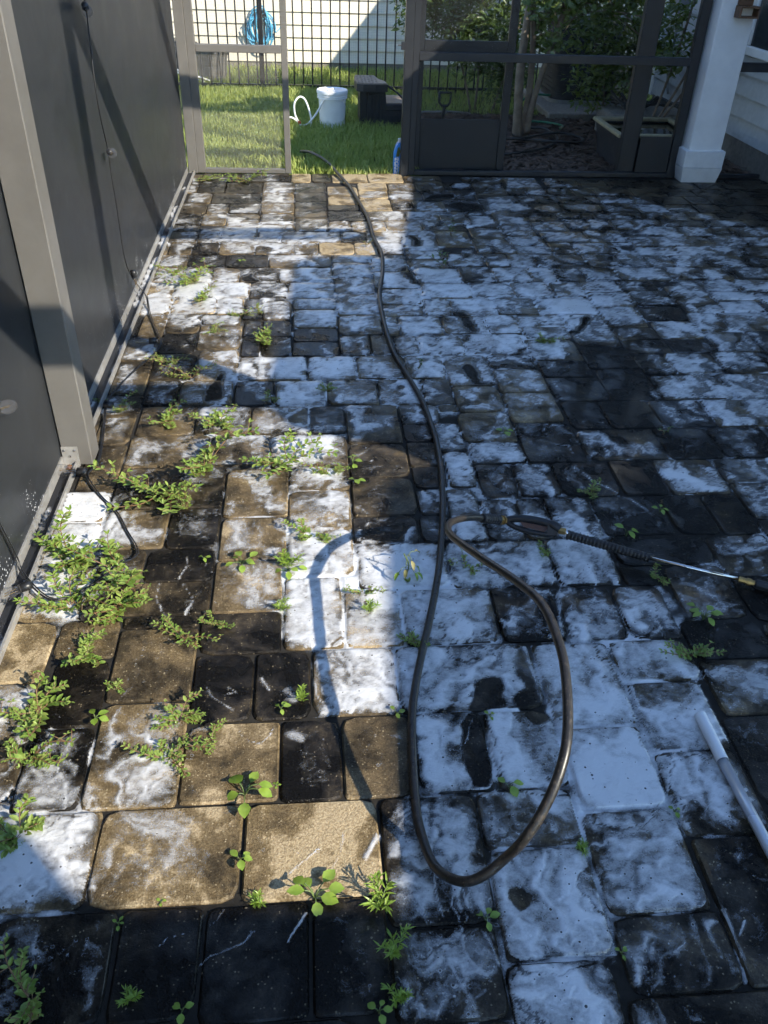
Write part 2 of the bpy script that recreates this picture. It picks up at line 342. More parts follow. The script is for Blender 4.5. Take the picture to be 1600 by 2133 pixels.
# ---------------------------------------------------------------- surveyed layout (metres / millimetres)
# pavers: x0,x1,y0,y1 in mm, tone 0-9, foam 0-9
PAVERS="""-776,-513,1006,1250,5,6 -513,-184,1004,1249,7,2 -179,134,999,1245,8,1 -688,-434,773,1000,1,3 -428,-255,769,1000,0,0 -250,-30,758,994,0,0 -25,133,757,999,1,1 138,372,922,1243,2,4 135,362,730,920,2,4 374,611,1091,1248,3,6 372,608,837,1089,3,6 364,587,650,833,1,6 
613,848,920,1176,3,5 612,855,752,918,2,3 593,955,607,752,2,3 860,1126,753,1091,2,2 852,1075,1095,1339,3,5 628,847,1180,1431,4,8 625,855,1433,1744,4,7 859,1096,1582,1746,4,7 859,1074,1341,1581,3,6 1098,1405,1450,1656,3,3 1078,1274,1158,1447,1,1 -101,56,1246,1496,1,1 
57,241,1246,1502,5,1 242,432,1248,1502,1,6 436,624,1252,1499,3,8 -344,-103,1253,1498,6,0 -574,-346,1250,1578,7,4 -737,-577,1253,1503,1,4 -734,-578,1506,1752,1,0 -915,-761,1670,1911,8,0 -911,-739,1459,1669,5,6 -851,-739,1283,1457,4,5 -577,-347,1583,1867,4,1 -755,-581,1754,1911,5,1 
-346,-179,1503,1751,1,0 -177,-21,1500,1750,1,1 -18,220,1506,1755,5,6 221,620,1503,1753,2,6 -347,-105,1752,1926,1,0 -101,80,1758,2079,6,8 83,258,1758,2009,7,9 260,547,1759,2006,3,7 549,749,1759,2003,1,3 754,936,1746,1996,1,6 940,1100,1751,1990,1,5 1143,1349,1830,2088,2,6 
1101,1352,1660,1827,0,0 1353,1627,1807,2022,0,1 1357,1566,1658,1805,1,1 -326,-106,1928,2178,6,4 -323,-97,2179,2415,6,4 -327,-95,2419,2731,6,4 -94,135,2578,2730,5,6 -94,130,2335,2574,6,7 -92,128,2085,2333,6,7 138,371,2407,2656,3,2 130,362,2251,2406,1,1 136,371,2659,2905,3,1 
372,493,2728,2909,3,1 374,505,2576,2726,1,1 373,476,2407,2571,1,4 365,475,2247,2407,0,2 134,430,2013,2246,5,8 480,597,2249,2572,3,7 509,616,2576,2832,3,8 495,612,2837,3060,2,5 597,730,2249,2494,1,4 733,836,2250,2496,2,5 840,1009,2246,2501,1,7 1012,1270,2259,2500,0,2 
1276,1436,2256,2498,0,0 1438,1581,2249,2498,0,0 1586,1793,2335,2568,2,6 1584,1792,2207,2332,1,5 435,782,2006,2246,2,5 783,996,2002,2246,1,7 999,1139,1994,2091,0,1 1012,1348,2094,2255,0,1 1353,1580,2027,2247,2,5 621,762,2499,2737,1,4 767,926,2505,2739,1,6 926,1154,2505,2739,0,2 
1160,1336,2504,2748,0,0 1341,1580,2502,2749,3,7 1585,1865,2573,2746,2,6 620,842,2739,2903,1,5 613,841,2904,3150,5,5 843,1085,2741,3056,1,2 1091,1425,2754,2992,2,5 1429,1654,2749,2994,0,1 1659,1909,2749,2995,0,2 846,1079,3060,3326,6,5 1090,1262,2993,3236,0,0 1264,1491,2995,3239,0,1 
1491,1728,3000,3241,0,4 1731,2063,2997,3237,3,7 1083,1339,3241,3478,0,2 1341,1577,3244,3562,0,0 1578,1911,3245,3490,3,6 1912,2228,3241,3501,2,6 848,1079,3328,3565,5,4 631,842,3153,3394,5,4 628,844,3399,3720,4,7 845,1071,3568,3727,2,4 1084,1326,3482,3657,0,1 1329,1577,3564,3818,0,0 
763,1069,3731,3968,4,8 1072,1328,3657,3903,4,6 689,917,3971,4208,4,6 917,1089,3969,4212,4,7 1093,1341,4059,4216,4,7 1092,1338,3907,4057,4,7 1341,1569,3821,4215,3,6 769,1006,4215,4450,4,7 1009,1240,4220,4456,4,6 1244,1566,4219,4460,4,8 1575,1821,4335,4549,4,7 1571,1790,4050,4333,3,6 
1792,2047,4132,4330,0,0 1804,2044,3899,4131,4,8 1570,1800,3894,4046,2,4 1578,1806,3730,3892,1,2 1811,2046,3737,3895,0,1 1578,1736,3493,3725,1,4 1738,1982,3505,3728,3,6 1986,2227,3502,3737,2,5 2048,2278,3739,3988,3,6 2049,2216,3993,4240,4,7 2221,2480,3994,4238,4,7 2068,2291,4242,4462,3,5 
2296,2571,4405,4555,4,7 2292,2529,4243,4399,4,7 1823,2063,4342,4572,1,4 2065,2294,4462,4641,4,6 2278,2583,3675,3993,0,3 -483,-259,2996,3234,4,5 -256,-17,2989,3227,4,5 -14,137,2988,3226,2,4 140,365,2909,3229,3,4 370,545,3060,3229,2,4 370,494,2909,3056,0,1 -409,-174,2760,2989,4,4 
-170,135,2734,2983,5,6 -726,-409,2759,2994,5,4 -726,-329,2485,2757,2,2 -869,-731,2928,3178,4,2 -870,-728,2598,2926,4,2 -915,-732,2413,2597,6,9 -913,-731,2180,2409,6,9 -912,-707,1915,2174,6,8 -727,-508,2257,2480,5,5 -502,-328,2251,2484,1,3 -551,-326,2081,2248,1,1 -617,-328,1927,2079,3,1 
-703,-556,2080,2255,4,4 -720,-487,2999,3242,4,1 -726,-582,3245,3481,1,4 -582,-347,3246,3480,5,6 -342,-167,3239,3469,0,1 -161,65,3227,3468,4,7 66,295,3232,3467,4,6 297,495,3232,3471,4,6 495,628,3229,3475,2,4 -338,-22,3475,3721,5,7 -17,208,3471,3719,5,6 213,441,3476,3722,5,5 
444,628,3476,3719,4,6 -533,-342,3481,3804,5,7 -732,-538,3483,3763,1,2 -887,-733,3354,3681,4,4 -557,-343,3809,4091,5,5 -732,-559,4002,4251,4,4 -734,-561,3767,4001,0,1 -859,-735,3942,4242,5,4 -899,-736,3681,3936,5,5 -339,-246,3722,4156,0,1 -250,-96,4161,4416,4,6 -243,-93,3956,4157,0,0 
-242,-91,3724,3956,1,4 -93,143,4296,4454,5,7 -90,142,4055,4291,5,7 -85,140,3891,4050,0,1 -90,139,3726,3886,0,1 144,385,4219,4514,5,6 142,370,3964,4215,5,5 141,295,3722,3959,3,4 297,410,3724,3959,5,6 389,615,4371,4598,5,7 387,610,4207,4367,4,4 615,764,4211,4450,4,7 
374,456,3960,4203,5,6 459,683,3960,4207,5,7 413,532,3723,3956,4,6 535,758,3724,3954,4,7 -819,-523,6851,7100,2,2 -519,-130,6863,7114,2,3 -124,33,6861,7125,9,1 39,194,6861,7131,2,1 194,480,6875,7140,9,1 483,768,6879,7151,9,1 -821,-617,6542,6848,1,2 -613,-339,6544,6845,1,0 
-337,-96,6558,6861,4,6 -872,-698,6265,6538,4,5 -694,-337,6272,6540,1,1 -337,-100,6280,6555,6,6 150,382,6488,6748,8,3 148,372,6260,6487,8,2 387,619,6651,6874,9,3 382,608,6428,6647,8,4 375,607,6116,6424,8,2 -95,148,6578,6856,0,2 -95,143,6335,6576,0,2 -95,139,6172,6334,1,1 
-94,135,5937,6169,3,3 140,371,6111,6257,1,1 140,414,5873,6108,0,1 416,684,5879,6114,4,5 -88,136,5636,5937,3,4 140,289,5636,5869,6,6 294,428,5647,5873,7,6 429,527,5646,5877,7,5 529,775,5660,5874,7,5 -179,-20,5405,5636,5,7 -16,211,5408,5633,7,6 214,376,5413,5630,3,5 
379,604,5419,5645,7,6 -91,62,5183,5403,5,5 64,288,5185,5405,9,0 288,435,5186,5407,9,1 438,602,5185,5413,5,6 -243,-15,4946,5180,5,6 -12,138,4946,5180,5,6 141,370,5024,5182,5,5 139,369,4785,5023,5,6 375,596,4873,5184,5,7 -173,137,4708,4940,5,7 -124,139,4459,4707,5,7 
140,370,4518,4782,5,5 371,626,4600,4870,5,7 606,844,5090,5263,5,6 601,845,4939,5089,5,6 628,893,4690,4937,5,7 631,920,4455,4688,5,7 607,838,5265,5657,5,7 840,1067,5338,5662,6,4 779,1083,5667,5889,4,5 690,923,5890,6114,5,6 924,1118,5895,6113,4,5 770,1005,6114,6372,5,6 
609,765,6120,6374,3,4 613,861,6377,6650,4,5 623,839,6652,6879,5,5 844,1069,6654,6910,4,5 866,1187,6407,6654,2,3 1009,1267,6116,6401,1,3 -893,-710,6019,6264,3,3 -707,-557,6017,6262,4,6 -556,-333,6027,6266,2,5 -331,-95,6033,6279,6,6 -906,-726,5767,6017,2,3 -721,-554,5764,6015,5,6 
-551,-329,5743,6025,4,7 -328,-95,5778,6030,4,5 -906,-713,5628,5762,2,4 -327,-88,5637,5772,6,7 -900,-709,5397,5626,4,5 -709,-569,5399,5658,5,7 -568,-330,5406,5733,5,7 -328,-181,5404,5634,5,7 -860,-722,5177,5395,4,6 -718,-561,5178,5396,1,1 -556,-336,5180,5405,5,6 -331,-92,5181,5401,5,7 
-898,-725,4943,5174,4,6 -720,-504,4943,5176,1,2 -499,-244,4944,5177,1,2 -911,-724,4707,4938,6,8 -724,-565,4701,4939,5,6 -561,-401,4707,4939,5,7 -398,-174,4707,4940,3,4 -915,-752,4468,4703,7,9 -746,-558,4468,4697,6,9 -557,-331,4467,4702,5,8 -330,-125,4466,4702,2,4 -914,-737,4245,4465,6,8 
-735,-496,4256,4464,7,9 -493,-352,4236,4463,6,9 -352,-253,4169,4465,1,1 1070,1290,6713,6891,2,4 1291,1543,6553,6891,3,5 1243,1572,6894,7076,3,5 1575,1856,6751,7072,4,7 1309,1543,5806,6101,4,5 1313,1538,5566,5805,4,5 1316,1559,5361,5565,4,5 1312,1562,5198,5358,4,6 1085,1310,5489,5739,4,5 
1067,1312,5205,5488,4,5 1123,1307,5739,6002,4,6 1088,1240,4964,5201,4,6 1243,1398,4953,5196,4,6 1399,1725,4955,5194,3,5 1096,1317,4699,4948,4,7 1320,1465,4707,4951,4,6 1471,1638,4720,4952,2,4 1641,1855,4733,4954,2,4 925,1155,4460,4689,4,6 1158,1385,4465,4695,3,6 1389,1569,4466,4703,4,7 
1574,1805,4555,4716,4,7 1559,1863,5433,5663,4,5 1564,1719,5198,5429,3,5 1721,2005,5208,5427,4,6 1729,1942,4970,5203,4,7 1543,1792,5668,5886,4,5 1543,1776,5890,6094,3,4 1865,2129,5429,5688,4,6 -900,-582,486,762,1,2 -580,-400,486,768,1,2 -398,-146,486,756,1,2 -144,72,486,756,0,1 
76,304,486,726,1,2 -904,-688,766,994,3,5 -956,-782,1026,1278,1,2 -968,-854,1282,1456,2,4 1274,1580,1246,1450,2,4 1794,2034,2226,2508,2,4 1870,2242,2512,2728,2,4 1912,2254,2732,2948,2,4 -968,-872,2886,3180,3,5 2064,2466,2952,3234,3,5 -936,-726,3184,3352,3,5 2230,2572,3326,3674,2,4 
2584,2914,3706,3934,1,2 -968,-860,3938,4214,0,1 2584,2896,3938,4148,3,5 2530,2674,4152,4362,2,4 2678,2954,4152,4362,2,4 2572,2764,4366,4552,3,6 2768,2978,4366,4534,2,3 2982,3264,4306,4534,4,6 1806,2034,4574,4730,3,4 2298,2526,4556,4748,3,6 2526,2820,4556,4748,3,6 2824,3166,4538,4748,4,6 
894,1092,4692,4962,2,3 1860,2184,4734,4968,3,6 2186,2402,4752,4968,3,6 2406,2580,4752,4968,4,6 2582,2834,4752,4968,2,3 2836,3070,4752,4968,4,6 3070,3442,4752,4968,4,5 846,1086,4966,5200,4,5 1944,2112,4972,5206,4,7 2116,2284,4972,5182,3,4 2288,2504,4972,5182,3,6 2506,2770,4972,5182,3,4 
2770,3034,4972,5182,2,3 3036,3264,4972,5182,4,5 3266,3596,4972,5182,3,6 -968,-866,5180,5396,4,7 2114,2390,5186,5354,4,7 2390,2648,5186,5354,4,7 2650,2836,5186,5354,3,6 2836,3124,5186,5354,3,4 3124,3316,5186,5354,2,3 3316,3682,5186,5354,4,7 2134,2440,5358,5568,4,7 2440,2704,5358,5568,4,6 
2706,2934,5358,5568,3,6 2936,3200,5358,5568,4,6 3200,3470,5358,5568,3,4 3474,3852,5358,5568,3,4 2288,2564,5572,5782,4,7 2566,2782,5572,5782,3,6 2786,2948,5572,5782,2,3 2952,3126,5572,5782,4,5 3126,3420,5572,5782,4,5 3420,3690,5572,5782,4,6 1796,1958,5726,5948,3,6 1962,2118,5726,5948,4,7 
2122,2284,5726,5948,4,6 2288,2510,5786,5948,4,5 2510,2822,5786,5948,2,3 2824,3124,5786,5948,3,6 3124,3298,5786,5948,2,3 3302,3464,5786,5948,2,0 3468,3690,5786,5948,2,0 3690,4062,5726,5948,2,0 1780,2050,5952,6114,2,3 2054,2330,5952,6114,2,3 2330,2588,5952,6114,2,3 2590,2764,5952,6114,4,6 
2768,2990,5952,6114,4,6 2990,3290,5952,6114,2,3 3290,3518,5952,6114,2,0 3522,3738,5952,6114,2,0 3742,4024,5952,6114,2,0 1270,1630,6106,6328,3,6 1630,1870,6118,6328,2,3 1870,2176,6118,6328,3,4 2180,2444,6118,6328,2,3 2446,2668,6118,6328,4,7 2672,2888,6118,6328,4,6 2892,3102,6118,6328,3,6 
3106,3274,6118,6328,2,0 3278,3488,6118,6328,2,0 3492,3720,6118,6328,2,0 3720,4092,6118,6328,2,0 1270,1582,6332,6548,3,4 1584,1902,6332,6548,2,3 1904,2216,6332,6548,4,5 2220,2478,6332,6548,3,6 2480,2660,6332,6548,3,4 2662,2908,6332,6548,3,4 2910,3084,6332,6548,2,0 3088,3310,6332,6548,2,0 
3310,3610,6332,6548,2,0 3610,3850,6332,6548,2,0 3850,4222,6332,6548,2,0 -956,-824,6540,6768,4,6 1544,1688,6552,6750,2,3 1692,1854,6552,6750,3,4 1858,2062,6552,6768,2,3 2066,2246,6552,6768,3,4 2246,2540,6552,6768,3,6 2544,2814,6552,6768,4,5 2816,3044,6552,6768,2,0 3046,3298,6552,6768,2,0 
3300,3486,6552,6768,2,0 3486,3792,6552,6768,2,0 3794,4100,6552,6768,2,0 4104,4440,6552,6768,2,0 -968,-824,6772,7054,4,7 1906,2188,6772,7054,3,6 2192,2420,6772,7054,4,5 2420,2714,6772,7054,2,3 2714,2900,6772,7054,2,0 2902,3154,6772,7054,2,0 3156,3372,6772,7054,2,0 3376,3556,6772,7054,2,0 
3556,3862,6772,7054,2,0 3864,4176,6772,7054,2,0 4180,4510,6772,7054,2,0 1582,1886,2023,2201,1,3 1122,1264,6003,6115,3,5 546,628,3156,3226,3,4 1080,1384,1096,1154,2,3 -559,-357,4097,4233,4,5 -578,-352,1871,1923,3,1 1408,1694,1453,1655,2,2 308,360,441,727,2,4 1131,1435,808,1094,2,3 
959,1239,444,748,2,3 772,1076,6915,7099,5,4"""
FOOT=[[(0.712,3.588),(0.747,3.629),(0.779,3.613),(0.789,3.536),(0.778,3.437),(0.823,3.412),(0.794,3.380),(0.755,3.404),(0.724,3.487)],
[(0.763,4.258),(0.826,4.277),(0.852,4.224),(0.864,4.115),(0.870,4.003),(0.830,3.986),(0.800,4.065),(0.798,4.179)],
[(1.349,3.997),(1.396,4.028),(1.466,4.186),(1.524,4.205),(1.488,4.108),(1.416,4.009),(1.362,3.949)],
[(-0.456,3.282),(-0.468,3.372),(-0.440,3.464),(-0.424,3.536),(-0.393,3.559),(-0.395,3.439),(-0.377,3.325),(-0.405,3.290)],
[(0.552,4.924),(0.597,4.966),(0.626,4.908),(0.633,4.763),(0.652,4.686),(0.608,4.670),(0.578,4.779)],
[(0.659,5.564),(0.723,5.565),(0.744,5.466),(0.746,5.350),(0.683,5.350),(0.687,5.465)],
[(1.866,5.102),(1.935,5.193),(1.958,5.148),(1.909,5.058)],
[(-0.384,4.763),(-0.347,4.841),(-0.294,4.922),(-0.317,4.802),(-0.273,4.724),(-0.338,4.671)],
[(0.381,1.452),(0.414,1.503),(0.446,1.501),(0.448,1.452),(0.432,1.421),(0.431,1.315),(0.416,1.265),(0.386,1.267),(0.369,1.348)],
[(0.536,1.539),(0.565,1.564),(0.593,1.568),(0.615,1.544),(0.614,1.459),(0.578,1.445),(0.551,1.496)],
[(0.403,0.991),(0.430,0.994),(0.453,0.976),(0.442,0.950),(0.425,0.945)],
[(0.451,1.606),(0.495,1.621),(0.521,1.611),(0.495,1.550),(0.508,1.515),(0.415,1.512)],
[(-0.314,2.844),(-0.309,2.905),(-0.272,2.926),(-0.241,2.878),(-0.246,2.789),(-0.282,2.773)],
[(1.968,5.687),(2.075,5.796),(2.172,5.798),(2.070,5.688),(2.011,5.583)],
[(0.849,6.354),(0.945,6.550),(1.137,6.595),(1.135,6.464),(0.975,6.357)],
[(0.994,6.234),(1.101,6.361),(1.308,6.304),(1.315,6.146),(1.100,6.117)]]
STREAK=[(0.0046,[(0.250,1.046),(0.244,1.006),(0.249,0.962),(0.254,0.940)]),
(0.0035,[(0.291,0.998),(0.278,0.976),(0.275,0.960),(0.287,0.933),(0.291,0.912)]),
(0.0046,[(0.307,0.997),(0.308,0.969),(0.319,0.941)]),
(0.0035,[(0.363,0.976),(0.348,0.956),(0.336,0.946)]),
(0.0067,[(0.291,0.896),(0.287,0.871),(0.298,0.846),(0.315,0.826),(0.325,0.815)]),
(0.0091,[(0.338,0.898),(0.348,0.872),(0.357,0.837)]),
(0.0089,[(0.252,0.869),(0.253,0.839),(0.267,0.805),(0.282,0.776),(0.293,0.753)]),
(0.0187,[(0.284,0.772),(0.286,0.740)]),
(0.0067,[(0.296,0.771),(0.317,0.783)]),
(0.0089,[(0.370,0.803),(0.368,0.748),(0.371,0.713)]),
(0.0056,[(0.502,0.833),(0.492,0.776),(0.490,0.714)]),
(0.0096,[(0.864,0.923),(0.867,0.880),(0.867,0.819),(0.856,0.771),(0.871,0.760),(0.897,0.761)]),
(0.0061,[(0.903,0.888),(0.879,0.858)]),
(0.0045,[(0.451,1.992),(0.484,1.898),(0.521,1.796)]),
(0.0045,[(0.549,1.994),(0.519,1.918),(0.523,1.830)]),
(0.0045,[(0.538,1.889),(0.566,1.840),(0.560,1.809)]),
(0.0091,[(0.778,1.998),(0.745,1.868),(0.731,1.784)]),
(0.0082,[(0.973,3.038),(1.025,3.012),(1.071,2.951),(1.086,2.873)]),
(0.0051,[(0.973,3.038),(0.960,2.954),(0.987,2.903)]),
(0.0080,[(0.971,2.877),(1.035,2.856),(1.035,2.800)]),
(0.0084,[(1.041,2.659),(1.059,2.591),(1.098,2.564),(1.136,2.507),(1.176,2.459),(1.209,2.397)]),
(0.0053,[(1.006,2.317),(1.054,2.301),(1.081,2.277)]),
(0.0038,[(-0.497,2.072),(-0.493,1.993),(-0.463,1.930),(-0.437,1.904)]),
(0.0046,[(-0.425,2.069),(-0.381,1.992),(-0.398,1.923)]),
(0.0032,[(-0.424,2.197),(-0.416,2.152),(-0.438,2.081)]),
(0.0047,[(-0.307,1.626),(-0.281,1.581),(-0.250,1.559),(-0.230,1.538)]),
(0.0034,[(-0.248,1.623),(-0.229,1.604),(-0.255,1.595)]),
(0.0019,[(-0.214,1.482),(-0.199,1.441),(-0.155,1.420),(-0.131,1.445),(-0.120,1.475)]),
(0.0035,[(-0.072,1.058),(-0.035,1.093),(-0.007,1.115)]),
(0.0035,[(0.019,1.060),(0.042,1.100),(0.049,1.148)]),
(0.0083,[(0.096,1.085),(0.114,1.120),(0.133,1.143)]),
(0.0051,[(-0.304,4.234),(-0.266,4.202),(-0.224,4.233),(-0.214,4.138),(-0.236,4.077),(-0.308,4.048),(-0.322,3.988),(-0.280,3.959),(-0.233,3.976),(-0.212,4.077)]),
(0.0023,[(-0.214,0.986),(-0.230,0.961),(-0.242,0.951)]),
(0.0028,[(-0.146,0.935),(-0.165,0.911),(-0.203,0.898),(-0.232,0.890),(-0.258,0.868)]),
(0.0017,[(-0.341,0.917),(-0.324,0.931),(-0.280,0.938)]),
(0.0040,[(-0.075,0.910),(-0.035,0.969)]),
(0.0053,[(-0.011,1.666),(-0.005,1.577),(0.032,1.516),(0.046,1.540)]),
(0.0065,[(0.279,1.482),(0.268,1.414),(0.253,1.354)]),
(0.0059,[(0.407,1.470),(0.387,1.422),(0.373,1.388)]),
(0.0077,[(0.440,1.433),(0.427,1.361),(0.438,1.314),(0.424,1.275)]),
(0.0054,[(0.221,1.673),(0.210,1.600),(0.198,1.566),(0.257,1.563)]),
(0.0082,[(0.332,1.082),(0.317,1.059),(0.333,1.023),(0.345,1.000)]),
(0.0095,[(-0.158,1.647),(-0.136,1.601)]),
(0.0174,[(-0.084,1.598),(-0.064,1.563)]),
(0.0194,[(-0.076,1.449),(-0.051,1.432)]),
(0.0085,[(-0.458,3.304),(-0.431,3.239),(-0.392,3.251)]),
(0.0066,[(-0.392,3.535),(-0.368,3.439),(-0.356,3.324)]),
(0.0113,[(0.602,1.730),(0.608,1.634),(0.611,1.527)]),
(0.0129,[(0.872,1.716),(0.873,1.583),(0.861,1.350)]),
(0.0080,[(0.391,0.986),(0.392,0.910),(0.393,0.840)]),
(0.0067,[(0.006,2.343),(0.073,2.332),(0.131,2.338)]),
(0.0082,[(0.127,2.257),(0.168,2.260),(0.331,2.243)])]
WEEDS=[(-0.407,2.743,'S',0.178,'sprawling small-leaved weed in the sunny joint by the curved footprint mark'),
(-0.564,2.571,'S',0.163,'dense low spurge weed right of the post foot'),
(-0.454,2.506,'S',0.124,'leafy weed tip on the dark paver beside the low spurge'),
(-0.791,2.206,'S',0.142,'creeping weed crossing the white-foamed pavers near the wall track'),
(-0.609,2.124,'S',0.145,'bushy weed hiding the end of the string light cord'),
(-0.741,1.971,'S',0.133,'long-leaved weed on the pale foam nearest the wall track'),
(-0.597,1.965,'S',0.139,'spreading weed above the tan paver near the left edge'),
(-0.387,1.819,'S',0.109,'pink-stemmed weed at the corner of the dark paver'),
(-0.301,1.876,'S',0.066,'small pink-stemmed sprig leaning right over the dark paver'),
(-0.657,1.765,'S',0.081,'weed tuft at the corner of the tan paver by the track'),
(-0.561,1.641,'S',0.056,'compact sprig of pointed leaves on the dark left paver'),
(-0.741,1.566,'S',0.113,'tall leafy weed at the far left edge'),
(-0.726,1.410,'S',0.101,'weed with red stem below the tall leafy one at far left'),
(-0.366,1.513,'S',0.087,'upright weed in the joint left of the foam curl'),
(-0.387,1.391,'S',0.091,'dense tiny-leaved weed on the whitish paver'),
(-0.279,1.445,'S',0.059,'feathery weed sprig on the bare tan paver'),
(-0.649,4.687,'S',0.159,'weed cluster on the foam patch along the wall'),
(-0.788,4.840,'S',0.104,'small weed beside the track in the foam patch'),
(-0.585,4.435,'S',0.110,'weed sprig at the lower edge of the foam patch'),
(-0.678,3.665,'S',0.129,'weed with glossy leaves on the dark paver near the lying bulb'),
(-0.541,3.514,'S',0.113,'weed in the joint above the brown footprint'),
(-0.486,4.020,'S',0.076,'small weed beside the white foam rings'),
(-0.365,4.202,'S',0.104,'thin weed in the joint left of the foam rings'),
(-0.241,3.889,'S',0.098,'weed on the half-foamed paver right of the foam rings'),
(-0.268,4.266,'S',0.066,'tiny weed on the dark paver above the foam rings'),
(-0.606,3.098,'S',0.103,'yellowish weed on the brown paver right of the post'),
(-0.388,3.072,'S',0.112,'weed in the joint between two frosted pavers'),
(-0.791,3.218,'S',0.086,'weed sprouting from the track near the post'),
(-0.188,3.298,'S',0.053,'reddish weed tuft on the small black paver'),
(-0.098,2.766,'S',0.168,'trailing weed along the frosted paver below the shade edge'),
(0.066,2.693,'S',0.092,'trailing weed tip near the round-leaved seedlings'),
(-0.027,2.303,'S',0.074,'weed under the bend of the hose shadow'),
(0.046,2.287,'S',0.041,'tiny weed just right of the hose shadow bend'),
(0.144,1.997,'S',0.068,'weed between the white foam and the shade line'),
(0.161,1.907,'G',0.067,'pale grass tuft on the bright foam beside the shade line'),
(-0.103,1.930,'G',0.067,'grass sprig in the joint left of the white paver'),
(-0.090,2.138,'G',0.087,'thin grass blades rising behind the round leaves'),
(-0.763,6.916,'S',0.123,'weed at the foot of the left end post'),
(-0.464,6.871,'S',0.183,'low weed under the lower rail of the screen'),
(-0.414,5.046,'B',0.092,'two-leaved weed on the dark paver in the sun'),
(0.949,5.568,'T',0.186,'sparse twig weed in the far shaded foam'),
(0.811,4.925,'T',0.151,'sparse twig weed near the water glare'),
(0.497,3.567,'T',0.080,'dark twig weed right of the long hose'),
(0.065,3.359,'S',0.065,'dark weed on the blue reflecting paver'),
(0.357,5.318,'T',0.080,'dark sprig on the clean tan paver'),
(0.788,2.959,'B',0.101,'upright shaded weed on the tan paver corner'),
(0.498,2.099,'S',0.103,'dark weed clump between the two hose runs'),
(0.289,2.072,'W',0.117,'wilted tall weed at the shade line left of the hose'),
(0.293,1.765,'S',0.064,'dark weed pressed against the long hose'),
(1.032,2.527,'S',0.083,'shaded weed at the top of the foam streak'),
(1.253,2.395,'B',0.074,'shaded seedling at the end of the foam streak'),
(1.083,2.258,'B',0.087,'seedling above the ribbed wand grip'),
(0.765,2.177,'S',0.058,'dark weed below the trigger gun'),
(1.113,2.023,'S',0.066,'shaded weed below the wand tube'),
(1.188,1.825,'B',0.120,'shaded weed with big leaves near the wand nozzle'),
(1.091,1.676,'S',0.106,'sprawling shaded weed below the big-leaved one'),
(1.187,3.852,'S',0.075,'weed lump in the foam with a brown puddle'),
(-0.239,2.157,'B',0.099,'seedling with four round leaves on the frosted paver'),
(-0.090,2.113,'B',0.094,'round-leaved seedling beside the tall grass blades'),
(-0.584,1.525,'B',0.079,'seedling with three large round leaves'),
(-0.184,1.273,'B',0.130,'largest broad-leaved weed casting a black shadow'),
(-0.185,1.096,'B',0.073,'broad-leaved seedling below the largest weed'),
(-0.019,1.001,'B',0.109,'broad-leaved weed with one big scalloped leaf'),
(-0.349,1.011,'B',0.035,'tiny round seedling at the bottom row joint'),
(-0.431,0.969,'B',0.040,'seedling with paired leaves on the bottom shade line'),
(-0.144,0.998,'G',0.048,'seedling with straw roots on the bottom shade line'),
(0.462,1.256,'B',0.063,'two-leaved seedling inside the hose loop'),
(0.345,0.929,'B',0.060,'three-leaved seedling under the hose loop'),
(0.456,1.481,'B',0.035,'seedling in the joint inside the hose loop'),
(0.616,0.840,'B',0.035,'pair of leaves lying in the lower right joint'),
(0.152,2.758,'B',0.084,'round-leaved seedling at the end of the trailing weed'),
(0.154,2.623,'B',0.076,'round-leaved seedling below the other at the trailing weed'),
(-0.102,1.531,'B',0.056,'round-leaved seedling below the lit grass sprig'),
(-0.045,1.562,'G',0.060,'lit grass sprig on the white foam spot'),
(0.205,1.503,'B',0.053,'seedling at the shade line left of the hose'),
(0.120,0.970,'G',0.092,'bright weed clump at the lower end of the sun patch'),
(0.147,0.871,'G',0.095,'grassy weed running down the joint below the sun patch'),
(0.144,0.786,'G',0.099,'dark grassy weed at the bottom edge below the sun patch'),
(0.103,0.757,'B',0.065,'dark round-leaved weed at the bottom edge of the picture'),
(-0.687,1.193,'S',0.121,'half-shaded weed over foam at the left edge'),
(-0.578,0.830,'S',0.127,'shaded weed in the bottom left corner'),
(-0.278,0.787,'B',0.072,'shaded round-leaved weed at the bottom edge'),
(-0.383,0.812,'G',0.056,'shaded seedling with narrow leaves at the bottom edge'),
(-0.940,3.273,'S',0.066,'weed in the track channel behind the post'),
(-0.365,2.187,'B',0.048,'yellow-green seedling above the white foam line'),
(1.458,2.939,'T',0.064,'thin sprig on the black pavers beyond the wand'),
(0.600,1.078,'G',0.034,'small blade sprig in the foamy joint right of the loop'),
(0.850,1.165,'B',0.034,'small seedling at the paver corner left of the pole'),
(-0.109,1.296,'B',0.027,'tiny seedling with dried roots in the tan joint')]
# ================================================================ setting
def sheet(name, x0, x1, y0, y1, z, m, n=1):
    b = MB(); b.add([(x0, y0, z), (x1, y0, z), (x1, y1, z), (x0, y1, z)], [(0, 1, 2, 3)]); return b.build(name, m)
tag(sheet('ground', -150, 150, -150, 150, -.09, ML['soil']), kind='structure')
tag(sheet('lawn', -8, 8, 7.125, 40, -.03, ML['lawnbase']), kind='structure')
tag(sheet('mulch_bed', .93, 3.8, 7.13, 9.7, -.012, ML['soil']), kind='structure')
patio = tag(sheet('patio', -1.6, 5.2, -3.5, 7.12, -.0075, ML['sand']), kind='structure')

